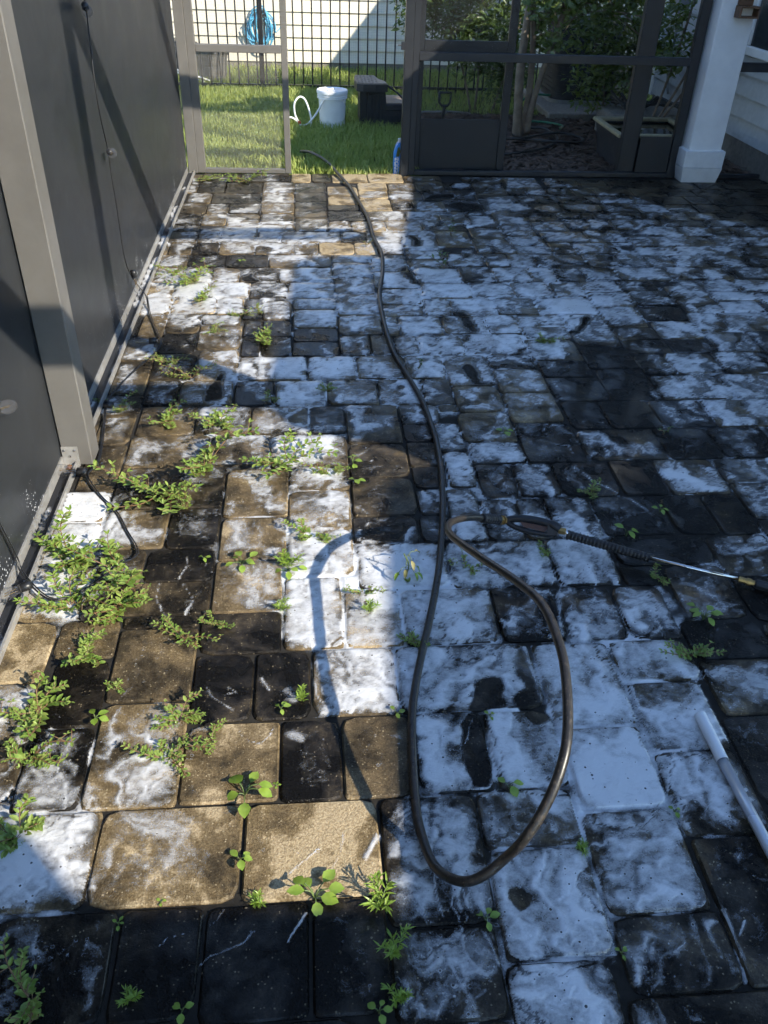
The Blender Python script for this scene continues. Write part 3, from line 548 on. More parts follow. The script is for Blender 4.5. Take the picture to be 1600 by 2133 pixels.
# ---- pavers
PA = np.array([[float(q) for q in r.split(',')] for r in PAVERS.split()])
PA[:, :4] /= 1000.
PZ = rng.normal(0, .0011, len(PA)).clip(-.0025, .0025)
def paver_geo(r, z):
    x0, x1, y0, y1 = r[:4]; gp = random.uniform(.0008, .0019); tx = random.gauss(0, .003); ty = random.gauss(0, .003); x0 += gp; x1 -= gp; y0 += gp; y1 -= gp
    b = .0046; jit = lambda: random.uniform(-.0022, .0022); ring = []
    for cx, cy, sx, sy in ((x1, y1, 1, 1), (x0, y1, -1, 1), (x0, y0, -1, -1), (x1, y0, 1, -1)):
        rad = min(random.choice((.012, .018, .025, .035, .045)), (x1 - x0) * .3, (y1 - y0) * .3)
        a = [(cx, cy - sy * rad), (cx - sx * rad * .27, cy - sy * rad * .27), (cx - sx * rad, cy)]
        if sx * sy < 0: a = a[::-1]
        ring += [(px + jit() * .6, py + jit() * .6) for px, py in a]
    mx, my = (x0 + x1) / 2, (y0 + y1) / 2; n = 12
    def inset(d): return [(px - math.copysign(min(d, abs(px - mx)), px - mx), py - math.copysign(min(d, abs(py - my)), py - my)) for px, py in ring]
    V = [(px, py, z + random.uniform(-.0005, .0005) + (px - mx) * tx + (py - my) * ty) for px, py in inset(b)] + [(px, py, z - .0048) for px, py in ring] + [(px, py, z - .04) for px, py in ring]
    Fs = [tuple(range(n))] + [(k * n + (i + 1) % n, k * n + i, (k + 1) * n + i, (k + 1) * n + (i + 1) % n) for k in (0, 1) for i in range(n)]
    return V, Fs
ctr = (PA[:, 0] + PA[:, 1]) / 2, (PA[:, 2] + PA[:, 3]) / 2
dist = np.sqrt(ctr[0] ** 2 + ctr[1] ** 2 + CAM_H ** 2)
area = (PA[:, 1] - PA[:, 0]) * (PA[:, 3] - PA[:, 2]) * CAM_H / dist ** 3
cc = np.stack([ctr[0], ctr[1], np.full(len(PA), -CAM_H)], 1) @ np.array(RM)
inview = (np.abs(cc[:, 0] / cc[:, 2]) < .50) & (np.abs(cc[:, 1] / cc[:, 2]) < .66)
rank = np.argsort(-(area * np.where(inview, 1, .05))); single = set(rank[:298].tolist())
def set_tone(me, t):
    a = me.attributes.new('tone', 'FLOAT', 'POINT'); a.data.foreach_set('value', np.asarray(t, np.float32))
jV, jF, jT = [], [], []
for i, r in enumerate(PA):
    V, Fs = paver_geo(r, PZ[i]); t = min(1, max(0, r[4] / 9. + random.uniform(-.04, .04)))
    if i in single:
        me = bpy.data.meshes.new('paver'); cx, cy = (r[0] + r[1]) / 2, (r[2] + r[3]) / 2
        me.from_pydata([(a - cx, b - cy, c) for a, b, c in V], [], Fs); me.update(); me.materials.append(ML['paver']); set_tone(me, [t] * len(V))
        o = obj('paver', me, patio); o.location = (cx, cy, 0)
    else:
        b0 = len(jV); jV += V; jF += [tuple(b0 + q for q in f) for f in Fs]; jT += [t] * len(V)
me = bpy.data.meshes.new('pavers_beyond'); me.from_pydata(jV, [], jF); me.update(); me.materials.append(ML['paver']); set_tone(me, jT)
tag(obj('pavers_beyond', me, patio), kind='stuff')

# ---- soap foam lying on the pavers: a graded sheet with a thickness of its own
st = .0036
vs = np.arange(math.log(.60), math.log(7.10), st); us = np.arange(-1.20, 1.12, st)
Y = np.exp(vs)[:, None] * np.ones_like(us)[None]; X = us[None] * Y
idx = np.full(X.shape, -1, int); dE = np.zeros(X.shape)
rows = np.exp(vs)
for i, r in enumerate(PA):
    a, b = np.searchsorted(rows, (r[2], r[3]))
    if a == b: continue
    sub = (slice(a, b),); xs = X[sub]; m = (xs > r[0]) & (xs < r[1])
    if not m.any(): continue
    idx[sub][m] = i
    d = np.minimum(np.minimum(xs - r[0], r[1] - xs), np.minimum(Y[sub] - r[2], r[3] - Y[sub])); dE[sub][m] = d[m]
ok = idx >= 0
lev = np.where(ok, np.minimum(PA[idx.clip(0), 5] / 9., .9), 0.)
# joints of foamy neighbours hold foam as well: blurred level
K = 9
def blur(a, k):
    c = np.cumsum(np.pad(a, ((k, k), (0, 0)), mode='edge'), 0); a = (c[2 * k:] - c[:-2 * k]) / (2 * k)
    c = np.cumsum(np.pad(a, ((0, 0), (k, k)), mode='edge'), 1); return (c[:, 2 * k:] - c[:, :-2 * k]) / (2 * k)
levb = blur(lev, 16); levs = blur(lev, 5)
seed = h2(idx, idx * 3 + 1, 5)
wx = fbm(X * 7, Y * 7, 3) - .5; wy = fbm(X * 7, Y * 7, 8) - .5
n1 = fbm(X * 8 + wx * 2.6 + seed * 5, Y * 6.5 + wy * 2.6 + seed * 3, 21, 4); n2 = fbm(X * 30 + wx * 5, Y * 24 + wy * 5, 31, 4)
ew = .012 + .030 * vn(X * 13, Y * 13, 71) * (1.1 - lev)
crn = np.zeros(X.shape)
for i, r in enumerate(PA):
    a, b = np.searchsorted(rows, (r[2], r[3]))
    if a == b: continue
    m = idx[a:b] == i; rc = .035; ax_ = np.minimum(X[a:b] - r[0], r[1] - X[a:b]); ay_ = np.minimum(Y[a:b] - r[2], r[3] - Y[a:b]); q_ = np.hypot(np.clip(rc - ax_, 0, None), np.clip(rc - ay_, 0, None)); dr_ = np.where((ax_ < rc) & (ay_ < rc), rc - q_, np.minimum(ax_, ay_)); dE[a:b][m] = np.clip(dr_, 0, None)[m]
edge = np.exp(-(dE / ew) ** 1.6)
ri = np.clip(np.arange(X.shape[0])[:, None] + (wy * 55 * 1).astype(int), 0, X.shape[0] - 1); ci = np.clip(np.arange(X.shape[1])[None] + (wx * 55).astype(int), 0, X.shape[1] - 1)
L = .40 * lev + .36 * lev[ri, ci] + .14 * levs + .10 * levb
D = L * 1.12 - .13 + 1.25 * (n1 - .5) * (.35 + 2.2 * L * (1.15 - L)) + .4 * (n2 - .5) * (.3 + L)
D -= edge * (.50 * (1 - L) + .10)
D = np.where(L < .08, D - .22, D)
rg = 1 - np.abs(2 * fbm(X * 11 + wx * 3.2, Y * 4.2 + wy * 2.0, 77, 3) - 1) ** .8; rg2 = 1 - np.abs(2 * fbm(X * 26 + wx * 7, Y * 15 + wy * 7, 87, 3) - 1)
mid_ = np.clip(L * (1 - L) * 4, 0, 1)
D += mid_ * (.9 * (rg - .72) + .45 * (rg2 - .72))
joint = (dE < .0042) | ~ok
jn = fbm(X * 12, Y * 12, 44, 3)
D = np.where(joint, np.maximum(D - .10, (levb - .42) * 2.4 + (jn - .5) * 2.4), D)
# bare footprints and puddles
def inpoly(x, y, P):
    r = np.zeros(x.shape, bool); n = len(P)
    for i in range(n):
        (xa, ya), (xb, yb) = P[i], P[(i + 1) % n]
        c = ((ya > y) != (yb > y)) & (x < (xb - xa) * (y - ya) / (yb - ya + 1e-12) + xa); r ^= c
    return r
BARE = np.zeros(X.shape)
for P in FOOT:
    pa = np.array(P); c = pa.mean(0); x0, y0 = pa.min(0) - .06; x1, y1 = pa.max(0) + .06
    a, b = np.searchsorted(rows, (y0, y1))
    if b <= a + 8: continue
    sx = X[a:b]; sy = Y[a:b]; jx = sx + .02 * (n2[a:b] - .5); jy = sy + .02 * (n1[a:b] - .5)
    inn = blur(inpoly(jx, jy, P).astype(float), 1 if y0 > 2.6 else 2); big = blur(inpoly(c[0] + (jx - c[0]) / 1.22, c[1] + (jy - c[1]) / 1.22, P).astype(float), 4)
    Dn = D[a:b]; lip = big * (1 - inn) * (.5 + .8 * vn(sx * 30, sy * 30, 3)); Dn[:] = np.maximum(Dn, lip * .8); Dn[:] = Dn * (1 - inn) - .7 * inn; BARE[a:b] = np.maximum(BARE[a:b], inn * (.95 if y0 > 2.9 else 0.))
for wdt, P in STREAK:
    pa = np.array(P); x0, y0 = pa.min(0) - .06; x1, y1 = pa.max(0) + .06
    a, b = np.searchsorted(rows, (y0, y1)); sx = X[a:b] + .010 * (n2[a:b] - .5); sy = Y[a:b] + .012 * (n1[a:b] - .5); best = np.full(sx.shape, 9.)
    for (p, q) in zip(pa[:-1], pa[1:]):
        e = q - p; t = np.clip(((sx - p[0]) * e[0] + (sy - p[1]) * e[1]) / (e @ e), 0, 1)
        best = np.minimum(best, np.hypot(sx - p[0] - t * e[0], sy - p[1] - t * e[1]))
    ww = wdt * (.25 + 1.0 * vn(sx * 22, sy * 22, 9)); pk = .34 + .45 * vn(sx * 18, sy * 18, 19)
    v = pk * (1 - sst(.2, 1.5, best / ww))
    D[a:b] = np.maximum(D[a:b], np.where(best < ww * 1.6, v, -1))
dry = sst(-.12, .12, (X - 2.75) + (Y - 6.3) * 1.1 + .5 * (n1 - .5)); D = np.where((Y > 4.5) & (X > 2.0), D - dry * 1.3, D)
trk = (X < -.896) & (X > -.938) & ((Y < 2.70) | (Y > 2.90)); tn = fbm(X * 16, Y * 5, 93, 3); D = np.where(trk, (tn - .47) * 5 - .1, D)
D[(X < -.938) | ((X > -.896) & (X < -.885)) | (Y > 7.098)] = -1
Dc = np.clip(D, 0, 1.1)
Z = np.where(ok, PZ[idx.clip(0)], 0) + .0016 + .0034 * sst(.1, 1., Dc) * (.6 + .8 * n2); Z = np.where(joint, -.0038 + .004 * sst(.2, 1., Dc), Z)
Z -= .004 * np.exp(-(dE / .004) ** 2) * ok; Z = np.where(trk, .0075 + .004 * sst(.1, 1., Dc), Z)
cx = (X * RM[0][2] + Y * RM[1][2] + (Z - CAM_H) * RM[2][2]); inv = (np.abs((X * RM[0][0] + Y * RM[1][0] + (Z - CAM_H) * RM[2][0]) / cx) < .62)
keep = ((Dc > .02) | (BARE > .03)) & inv
H_, W_ = X.shape; vid = np.arange(H_ * W_).reshape(H_, W_)
kq = keep[:-1, :-1] | keep[1:, :-1] | keep[:-1, 1:] | keep[1:, 1:]
Q = np.stack([vid[:-1, :-1], vid[:-1, 1:], vid[1:, 1:], vid[1:, :-1]], -1)[kq]
used = np.unique(Q); remap = np.zeros(H_ * W_, int); remap[used] = np.arange(len(used)); Q = remap[Q]
V = np.stack([X, Y, Z], -1).reshape(-1, 3)[used]
foam = obj('soap_foam', np_mesh('soap_foam', V, Q, ML['foam'], {'suds': Dc.ravel()[used], 'bare': BARE.ravel()[used]}))
tag(foam, 'white soap foam spread over the wet pavers', 'foam', kind='stuff')

# ================================================================ left privacy wall
pw = thing('privacy_wall', 'tall charcoal privacy screen wall with bronze post along the left', 'wall')
XP = -.945
for y0, y1 in ((-2.2, 2.80), (2.86, 7.10)):
    b = MB(); b.box(XP - .012, XP, y0, y1, .012, 2.55); b.build('panel', ML['panel'], pw)
b = MB(); b.bbox(-.940, -.833, 2.775, 2.885, .004, 2.75, .003); post = b.build('post', ML['alu'], pw)
b = MB(); b.box(-.9395, -.880, 2.7725, 2.775, .0, .085); b.box(-.9395, -.880, 2.715, 2.775, .006, .010); br = b.build('bracket', ML['alu_trim'], pw)
for (x, z) in ((-.930, .070), (-.892, .070), (-.911, .045)):
    b = MB(); b.lathe([(.0, .004), (.004, .003), (.0055, 0)], 10, (x, 2.7722, z), Matrix.Rotation(math.pi / 2, 3, 'X')); b.build('screw', ML['steel'], br)
b = MB(); b.lathe([(.013, 0), (.013, .003), (.009, .004), (.009, .012), (.006, .014), (0, .014)], 8, (-.912, 2.742, .010)); b.build('bolt', ML['rust'], br)
b = MB(); b.box(XP, -.892, -2.2, 7.10, -.002, .006); b.box(-.8945, -.887, -2.2, 7.10, -.003, .024); b.box(XP, XP + .006, -2.2, 2.77, .006, .045); b.box(XP, XP + .006, 2.89, 7.10, .006, .045); b.build('track', ML['alu_trim'], pw); b = MB(); b.box(XP + .0065, -.8948, -2.2, 7.10, .0061, .0068); b.build('track_channel', ML['dark_alu'], pw)
# ================================================================ screen enclosure, front
YF = 7.117
en = thing('screen_enclosure', 'bronze aluminium screen enclosure frame with doorway facing the lawn', 'screen frame')
def bar(x0, x1, z0, z1, m, y0=YF, y1=YF + .05, name='rail', p=en, b=.003): q = MB(); q.bbox(x0, x1, y0, y1, z0, z1, b); return q.build(name, ML[m], p)
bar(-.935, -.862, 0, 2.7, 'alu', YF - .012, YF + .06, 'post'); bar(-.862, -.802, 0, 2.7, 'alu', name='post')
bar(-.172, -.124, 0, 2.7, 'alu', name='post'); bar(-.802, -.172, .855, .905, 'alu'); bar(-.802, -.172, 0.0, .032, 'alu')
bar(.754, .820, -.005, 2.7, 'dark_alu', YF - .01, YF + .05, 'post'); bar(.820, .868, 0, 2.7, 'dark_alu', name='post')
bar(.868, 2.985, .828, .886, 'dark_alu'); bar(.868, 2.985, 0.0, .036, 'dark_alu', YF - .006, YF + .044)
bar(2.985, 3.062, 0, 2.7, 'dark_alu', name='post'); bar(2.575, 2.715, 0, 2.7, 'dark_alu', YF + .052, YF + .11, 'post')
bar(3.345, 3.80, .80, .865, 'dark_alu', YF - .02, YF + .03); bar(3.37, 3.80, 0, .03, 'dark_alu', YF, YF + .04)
bar(-.935, 3.06, 2.45, 2.55, 'dark_alu', YF + .055, YF + .1)
bar(2.715, 2.985, .036, .312, 'dark_alu', YF + .018, YF + .026, 'kick_plate', b=.002)
def pane(x0, x1, z0, z1, y, m, p=en): q = MB(); q.add([(x0, y, z0), (x1, y, z0), (x1, y, z1), (x0, y, z1)], [(0, 1, 2, 3)]); return q.build('screen', ML[m], p)
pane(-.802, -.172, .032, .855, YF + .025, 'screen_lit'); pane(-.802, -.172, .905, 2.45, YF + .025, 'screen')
pane(.868, 2.575, .036, .828, YF + .024, 'screen'); pane(.868, 2.575, .886, 2.45, YF + .024, 'screen')
pane(2.715, 2.985, .312, .828, YF + .024, 'screen'); pane(2.715, 2.985, .886, 2.45, YF + .024, 'screen')
q = MB(); q.tube([(.735, YF - .02, .93), (.70, YF - .03, .932)], [.006, .004], 8); q.bbox(.725, .754, YF - .03, YF - .008, .90, .955, .003); q.build('latch', ML['dark_alu'], en)
for yf in (3.33, 5.58, 7.73, 9.6):            # roof beams overhead, from the wall to the house
    yb = yf - 1.06 * 2.7
    q = MB(); q.box(-.95, 3.9, yb - .025, yb + .025, 2.61, 2.79); q.build('roof_beam', ML['alu'], en)
q = MB(); q.box(-.96, -.90, -2.2, 7.1, 2.78, 2.85); q.build('wall_plate', ML['alu'], en)
q = MB(); q.box(2.13, 2.22, 1.385, 1.475, 0, 4.2); q.build('post', ML['alu'], en)  # unseen post, added to cast the upright shadow on the left wall
# ---- screen door, swung right open against the outside of the frame
dr = thing('screen_door', 'dark screen door with solid kick plate swung open behind the frame', 'door')
D0, D1 = YF + .115, YF + .145
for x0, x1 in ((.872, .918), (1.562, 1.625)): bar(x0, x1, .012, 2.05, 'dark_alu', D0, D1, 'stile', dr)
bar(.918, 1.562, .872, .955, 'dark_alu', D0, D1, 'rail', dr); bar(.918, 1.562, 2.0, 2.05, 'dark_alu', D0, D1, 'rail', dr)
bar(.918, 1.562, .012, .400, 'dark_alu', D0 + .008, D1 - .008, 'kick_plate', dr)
pane(.918, 1.562, .400, .872, D0 + .015, 'screen', dr); pane(.918, 1.562, .955, 2.0, D0 + .015, 'screen', dr)

# ================================================================ porch column and house
col = thing('porch_column', 'square white porch column with boxed base trim', 'column')
q = MB(); q.bbox(3.075, 3.345, 6.985, 7.255, .20, 2.9, .006); q.build('shaft', ML['white'], col)
q = MB()
for (z0, z1, i0, i1) in ((0.0, .115, .022, .0),):
    a = (3.042 + i0, 3.376 - i0, 6.952 + i0, 7.288 - i0); b = (3.042, 3.376, 6.952, 7.288)
    q.add([(a[0], a[2], z0), (a[1], a[2], z0), (a[1], a[3], z0), (a[0], a[3], z0), (b[0], b[2], z1), (b[1], b[2], z1), (b[1], b[3], z1), (b[0], b[3], z1)], [(0, 1, 5, 4), (1, 2, 6, 5), (2, 3, 7, 6), (3, 0, 4, 7), (4, 5, 6, 7)])
q.bbox(3.044, 3.374, 6.954, 7.286, .1165, .245, .004); q.build('base_trim', ML['trimwhite'], col)
bx = thing('wooden_box', 'small brown wooden box mounted high on the white column', 'box')
q = MB(); q.bbox(3.19, 3.30, 6.955, 6.983, 1.255, 1.50, .003); q.build('back_board', ML['wood'], bx)
q = MB()
q.box(3.185, 3.335, 6.89, 6.982, 1.178, 1.19); q.box(3.185, 3.335, 6.89, 6.982, 1.243, 1.255); q.box(3.185, 3.198, 6.89, 6.982, 1.19, 1.243); q.box(3.322, 3.335, 6.89, 6.982, 1.19, 1.243); q.build('frame', ML['wood'], bx)
hs = thing('house', 'white lap-sided house wall with window behind the porch column', 'house')
XH = 3.80
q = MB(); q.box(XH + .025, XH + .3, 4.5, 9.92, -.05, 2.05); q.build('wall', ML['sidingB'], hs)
q = MB(); q.box(XH + .012, XH + .03, 4.5, 9.915, -.05, .205); q.build('foundation', ML['concrete'], hs)
def lap(name, root, fn, zs, m, n=(4.5, 9.93)):
    for k in range(len(zs) - 1):
        z0, z1 = zs[k], zs[k + 1] + .012; q = MB(); q.add([fn(u, d, z) for u in n for d, z in ((-.012, z0), (.022, z0 + .001), (.022, z1), (.014, z1))], [(0, 4, 7, 3), (0, 1, 5, 4), (0, 3, 2, 1), (4, 5, 6, 7), (3, 7, 6, 2), (1, 2, 6, 5)]); q.build('plank', ML[m], root)
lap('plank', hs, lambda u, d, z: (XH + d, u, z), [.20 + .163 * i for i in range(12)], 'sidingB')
q = MB(); q.box(XH - .012, XH + .02, 9.93, 9.99, .18, 2.0); q.box(XH + .02, XH + .08, 9.932, 9.975, .18, 2.0); q.build('corner_board', ML['white'], hs)
wd = MB(); wd.bbox(XH - .035, XH + .01, 6.4, 7.93, .83, .90, .006); wd.bbox(XH - .030, XH + .01, 7.85, 7.93, .905, 2.0, .006); wd.bbox(XH - .026, XH + .01, 7.33, 7.40, .905, 2.0, .006); wd.bbox(XH - .030, XH + .01, 6.4, 6.48, .905, 2.0, .006)
wn = wd.build('window', ML['white'], hs)
for y0, y1 in ((7.402, 7.848), (6.482, 7.328)):
    q = MB(); q.box(XH - .012, XH - .006, y0, y1, .903, 2.0); q.build('pane', ML['glasspane'], wn)
# unseen roof sheet over porch, house and lawn, outline shaped to cast the wanted shade
SHADE_EDGE = [(-1.3, 1.31), (-.754, 1.26), (-.67, 1.19), (-.54, 1.045), (-.38, .99), (-.035, .98), (.156, .968), (.172, 1.128), (.182, 1.39), (.201, 1.85), (.256, 2.60), (.275, 2.636), (.366, 2.686), (.469, 2.737), (.522, 2.80), (.382, 2.895), (.17, 2.93), (.055, 2.98), (-.10, 3.05), (-.185, 3.21), (-.215, 3.48), (-.138, 4.02), (-.119, 4.468), (-.108, 5.0), (-.01, 5.11), (.24, 5.16), (.555, 5.20), (.63, 5.66), (.80, 6.6), (.825, 7.08), (.70, 7.19), (-.10, 7.27), (-.16, 8.16), (-.15, 9.0), (-.14, 10.7), (.03, 10.9), (.45, 11.0), (.5, 9.4), (2.1, 9.4), (2.1, 11.25), (.65, 11.3), (.61, 11.97), (.295, 12.72)]
poly = [(x + 3.9, y - 3.18) for x, y in SHADE_EDGE] + [(3.86, 10.39), (3.395, 11.51), (9, 11.51), (9, -8), (2.6, -8)]
q = MB(); q.prism(poly, 2.99, 3.0, 'z'); q.build('roof', ML['roof'], hs)
# electrical box, conduit and cables on the house wall
eb = thing('electrical_box', 'grey electrical box with conduit on the house siding', 'electrical box')
q = MB(); q.bbox(XH - .11, XH, 9.36, 9.62, 1.0, 1.45, .006); q.build('box', ML['greybox'], eb)
q = MB(); q.tube([(XH - .05, 9.46, 1.0), (XH - .05, 9.45, .75), (XH - .05, 9.45, .45), (XH - .04, 9.42, .34), (XH - .03, 9.38, .28)], .014, 8); q.build('conduit', ML['greybox'], eb, True)
cb = MB()
for k in range(7):
    a = random.uniform(-.05, .05); cb.tube([(3.72 + a, 8.1 + a, .42 + .02 * k), (3.55, 8.35 + a, .36 - .01 * k), (3.40 + a, 8.6, .30 + .012 * k), (3.2 + a, 8.72 + a, .31 - .02 * k), (3.05 + a * 2, 8.80, .27 + .02 * k)], .014, 6)
tag(cb.build('cable_bundle', ML['black'], None, True), 'tangle of black cables draped behind the water tote', 'cables')
q = MB(); q.bbox(2.9, 3.76, 8.45, 8.95, 0.0, .235, .01); tag(q.build('ledge_block', ML['concrete']), 'low concrete block under the black cables', 'block')
tt = thing('storage_tote', 'dark plastic tote with pale rim full of water behind the screen', 'tote')
q = MB(); a = (2.63, 3.20, 7.32, 7.92); b = (2.59, 3.26, 7.27, 7.97)
q.add([(a[0], a[2], 0), (a[1], a[2], 0), (a[1], a[3], 0), (a[0], a[3], 0), (b[0], b[2], .285), (b[1], b[2], .285), (b[1], b[3], .285), (b[0], b[3], .285)], [(0, 1, 5, 4), (1, 2, 6, 5), (2, 3, 7, 6), (3, 0, 4, 7), (0, 3, 2, 1)]); q.build('tub', ML['stepdark'], tt)
q = MB(); R0 = (2.565, 3.285, 7.245, 7.995); t = .05
q.bbox(R0[0], R0[1], R0[2], R0[2] + t, .275, .305, .006); q.bbox(R0[0], R0[1], R0[3] - t, R0[3], .275, .305, .006); q.bbox(R0[0], R0[0] + t, R0[2] + t, R0[3] - t, .2755, .3045, .006); q.bbox(R0[1] - t, R0[1], R0[2] + t, R0[3] - t, .2755, .3045, .006); q.build('rim', ML['binyellow'], tt)
q = MB(); q.add([(2.6, 7.28, .262), (3.25, 7.28, .262), (3.25, 7.96, .262), (2.6, 7.96, .262)], [(0, 1, 2, 3)]); q.build('water', ML['water'], tt)
ac = thing('air_conditioner', 'dark round-cornered air conditioning unit on a slab behind the leaves', 'air conditioner')
def rrect(x0, x1, y0, y1, r, n=5):
    o = []
    for cx, cy, a0 in ((x1 - r, y1 - r, 0), (x0 + r, y1 - r, 90), (x0 + r, y0 + r, 180), (x1 - r, y0 + r, 270)):
        for k in range(n + 1): a = math.radians(a0 + 90 * k / n); o.append((cx + r * math.cos(a), cy + r * math.sin(a)))
    return o
q = MB(); q.prism(rrect(2.72, 3.46, 9.98, 10.72, .16), .10, .86, 'z'); q.build('casing', ML['acdark'], ac, 'auto')
for k in range(16):
    q = MB(); q.prism(rrect(2.712, 3.468, 9.972, 10.728, .165), .15 + k * .043, .165 + k * .043, 'z'); q.build('louver', ML['acdark'], ac)
q = MB(); q.prism(rrect(2.69, 3.60, 9.95, 10.75, .16), .87, .90, 'z'); q.build('top_cover', ML['greybox'], ac)
q = MB(); q.prism(rrect(2.70, 3.48, 9.96, 10.74, .165), .065, .10, 'z'); q.build('base_ring', ML['greybox'], ac)
q = MB(); q.bbox(2.55, 3.7, 9.45, 10.95, -.02, .062, .01); tag(q.build('concrete_slab', ML['concrete']), 'concrete slab under the air conditioning unit', 'slab')
# ================================================================ lawn, fence, neighbour
def blades(n, xr, yr, h, wd, clear=None):
    x = rng.uniform(xr[0], xr[1], n); y = rng.uniform(yr[0], yr[1], n)
    if clear is not None: m = clear(x, y); x, y = x[m], y[m]
    n = len(x); a = rng.uniform(0, 2 * math.pi, n); hh = h * rng.uniform(.5, 1.25, n) * (.65 + .7 * fbm(x * 3, y * 3, 5)); lean = rng.uniform(.1, .75, n) * hh; b = rng.uniform(0, 2 * math.pi, n)
    w = wd * rng.uniform(.7, 1.3, n); cx, sx = np.cos(a) * w, np.sin(a) * w; lx, ly = np.cos(b) * lean, np.sin(b) * lean
    z = np.full(n, -.03)
    P0 = np.stack([x - cx, y - sx, z], 1); P1 = np.stack([x + cx, y + sx, z], 1)
    P2 = np.stack([x + cx * .7 + lx * .35, y + sx * .7 + ly * .35, z + hh * .6], 1); P3 = np.stack([x - cx * .7 + lx * .35, y - sx * .7 + ly * .35, z + hh * .6], 1); P4 = np.stack([x + lx, y + ly, z + hh * .95], 1); P5 = np.stack([x + lx + cx * .08, y + ly + sx * .08, z + hh * .95], 1)
    V = np.stack([P0, P1, P2, P3, P5, P4], 1).reshape(-1, 3); i = np.arange(n)[:, None] * 6
    return V, np.concatenate([i + np.array([[0, 1, 2, 3]]), i + np.array([[3, 2, 4, 5]])])
V1, F1 = blades(34000, (-1.25, 1.0), (7.14, 11.2), .085, .0046, lambda x, y: ~((x > .93) & (y < 9.6)))
V2, F2 = blades(9000, (-1.9, 3.2), (11.0, 12.7), .08, .0052); F2 = F2 + len(V1)
V3, F3 = blades(5000, (1.0, 4.5), (9.75, 11.0), .08, .0042); F3 = F3 + len(V1) + len(V2)
gr = obj('grass', np_mesh('grass', np.vstack([V1, V2, V3]), np.vstack([F1, F2, F3]), ML['grass'])); tag(gr, 'green lawn grass beyond the screen enclosure', 'grass', kind='stuff')
# bark chips in the bed
def chips(n, xr, yr):
    x = rng.uniform(*xr, n); y = rng.uniform(*yr, n); a = rng.uniform(0, 6.28, n); l = rng.uniform(.012, .045, n); w = l * rng.uniform(.2, .5, n); z = rng.uniform(-.012, .012, n); t = rng.uniform(-.5, .5, n)
    c, s = np.cos(a), np.sin(a)
    def q(u, v, k): return np.stack([x + c * l * u - s * w * v, y + s * l * u + c * w * v, z + l * u * t * .6 + k + .008], 1)
    V = np.stack([q(-1, -1, 0), q(1, -.7, 0), q(.9, 1, .004), q(-1, .8, .004)], 1).reshape(-1, 3); return V, np.arange(n)[:, None] * 4 + np.array([[0, 1, 2, 3]])
V, F_ = chips(9000, (.95, 3.78), (7.18, 9.65)); tag(obj('bark_mulch', np_mesh('bark_mulch', V, F_, ML['chip'], smooth=False)), 'dark bark mulch covering the planting bed', 'mulch', kind='stuff')
# fence
fe = thing('picket_fence', 'black metal picket fence with wire mesh across the lawn', 'fence')
q = MB(); q.box(-.008, .008, -.008, .008, -.02, 1.3); pm = q.mesh('picket', ML['fence'])
x = -2.25; i = 0
while x < 4.4:
    if abs(x + .49) > .04 and abs(x - 1.19) > .04 and abs(x - 2.9) > .04: o = obj('picket', pm, fe); o.location = (x, 11.0, 0)
    x += .1065
q = MB(); q.bbox(-.027, .027, -.027, .027, -.02, 1.4, .004); qm = q.mesh('post', ML['fence'])
for x in (-2.18, -.49, 1.19, 2.9): o = obj('post', qm, fe); o.location = (x, 11.0, 0)
for z in (.035, 1.22): q = MB(); q.box(-2.3, 4.4, 10.986, 11.014, z - .014, z + .014); q.build('rail', ML['fence'], fe)
q = MB(); r = .0003
for k in range(int(3.4 / .026)): x = -1.9 + k * .026; q.box(x - r, x + r, 10.980, 10.982, .03, 1.0)
for k in range(38): z = .03 + k * .026; q.box(-1.9, 1.5, 10.9825, 10.9845, z - r, z + r)
tag(q.build('wire_mesh', ML['wire'], fe), kind='stuff')
# neighbour's house
nb = thing('neighbour_house', 'cream lap-sided neighbouring house wall beyond the fence', 'house')
YN = 12.73
q = MB(); q.box(-7, 8, YN + .03, YN + .4, 0, 2.42); q.build('wall', ML['siding'], nb)
q = MB(); q.box(-7, 8, YN + .008, YN + .03, -.05, .06); q.build('foundation', ML['concrete'], nb)
lap('plank', nb, lambda u, d, z: (u, YN + d, z), [.055 + .146 * i for i in range(16)], 'siding', (-7, 8))
q = MB(); q.box(-7.3, 8.3, YN - .25, YN + 4, 2.42, 2.5); q.build('roof', ML['roof'], nb)
hk = thing('coiled_hose', 'light blue garden hose coiled on the neighbour wall', 'hose')
q = MB()
for k in range(11):
    c = Vector((-.545 + random.uniform(-.05, .05), YN - .05 - .012 * (k % 4), .44 + random.uniform(-.05, .04))); rx, rz = .12 + random.uniform(-.05, .06), .16 + random.uniform(-.05, .06); ph = random.uniform(0, 6)
    q.tube([(c.x + rx * math.cos(ph + a), c.y + .015 * math.sin(3 * a + k), c.z + rz * math.sin(ph + a) + .018 * math.sin(2 * a + k * 1.7)) for a in np.linspace(0, 5.9, 22)], .009, 6)
q.tube([(-.42, YN - .05, .5), (-.36, YN - .06, .40), (-.30, YN - .06, .46)], .009, 6); q.build('hose', ML['bluehose'], hk, True)
q = MB(); q.bbox(-.60, -.49, YN - .07, YN, .59, .63, .006); q.bbox(-.57, -.52, YN - .12, YN - .07, .56, .64, .006); q.build('hanger', ML['black'], hk)
q = MB(); prof = [(.14, 0), (.15, .01)]
for k in range(7): prof += [(.155 + .006 * k, .04 * k + .02), (.162 + .006 * k, .04 * k + .035)]
prof += [(.21, .30), (.21, .325), (.19, .325), (.17, .05), (0, .05)]
q.lathe(prof, 22, (-1.13, 11.75, -.02)); tag(q.build('planter_pot', ML['greybin'], None, 'auto'), 'grey ribbed planter pot behind the fence on the left', 'planter')
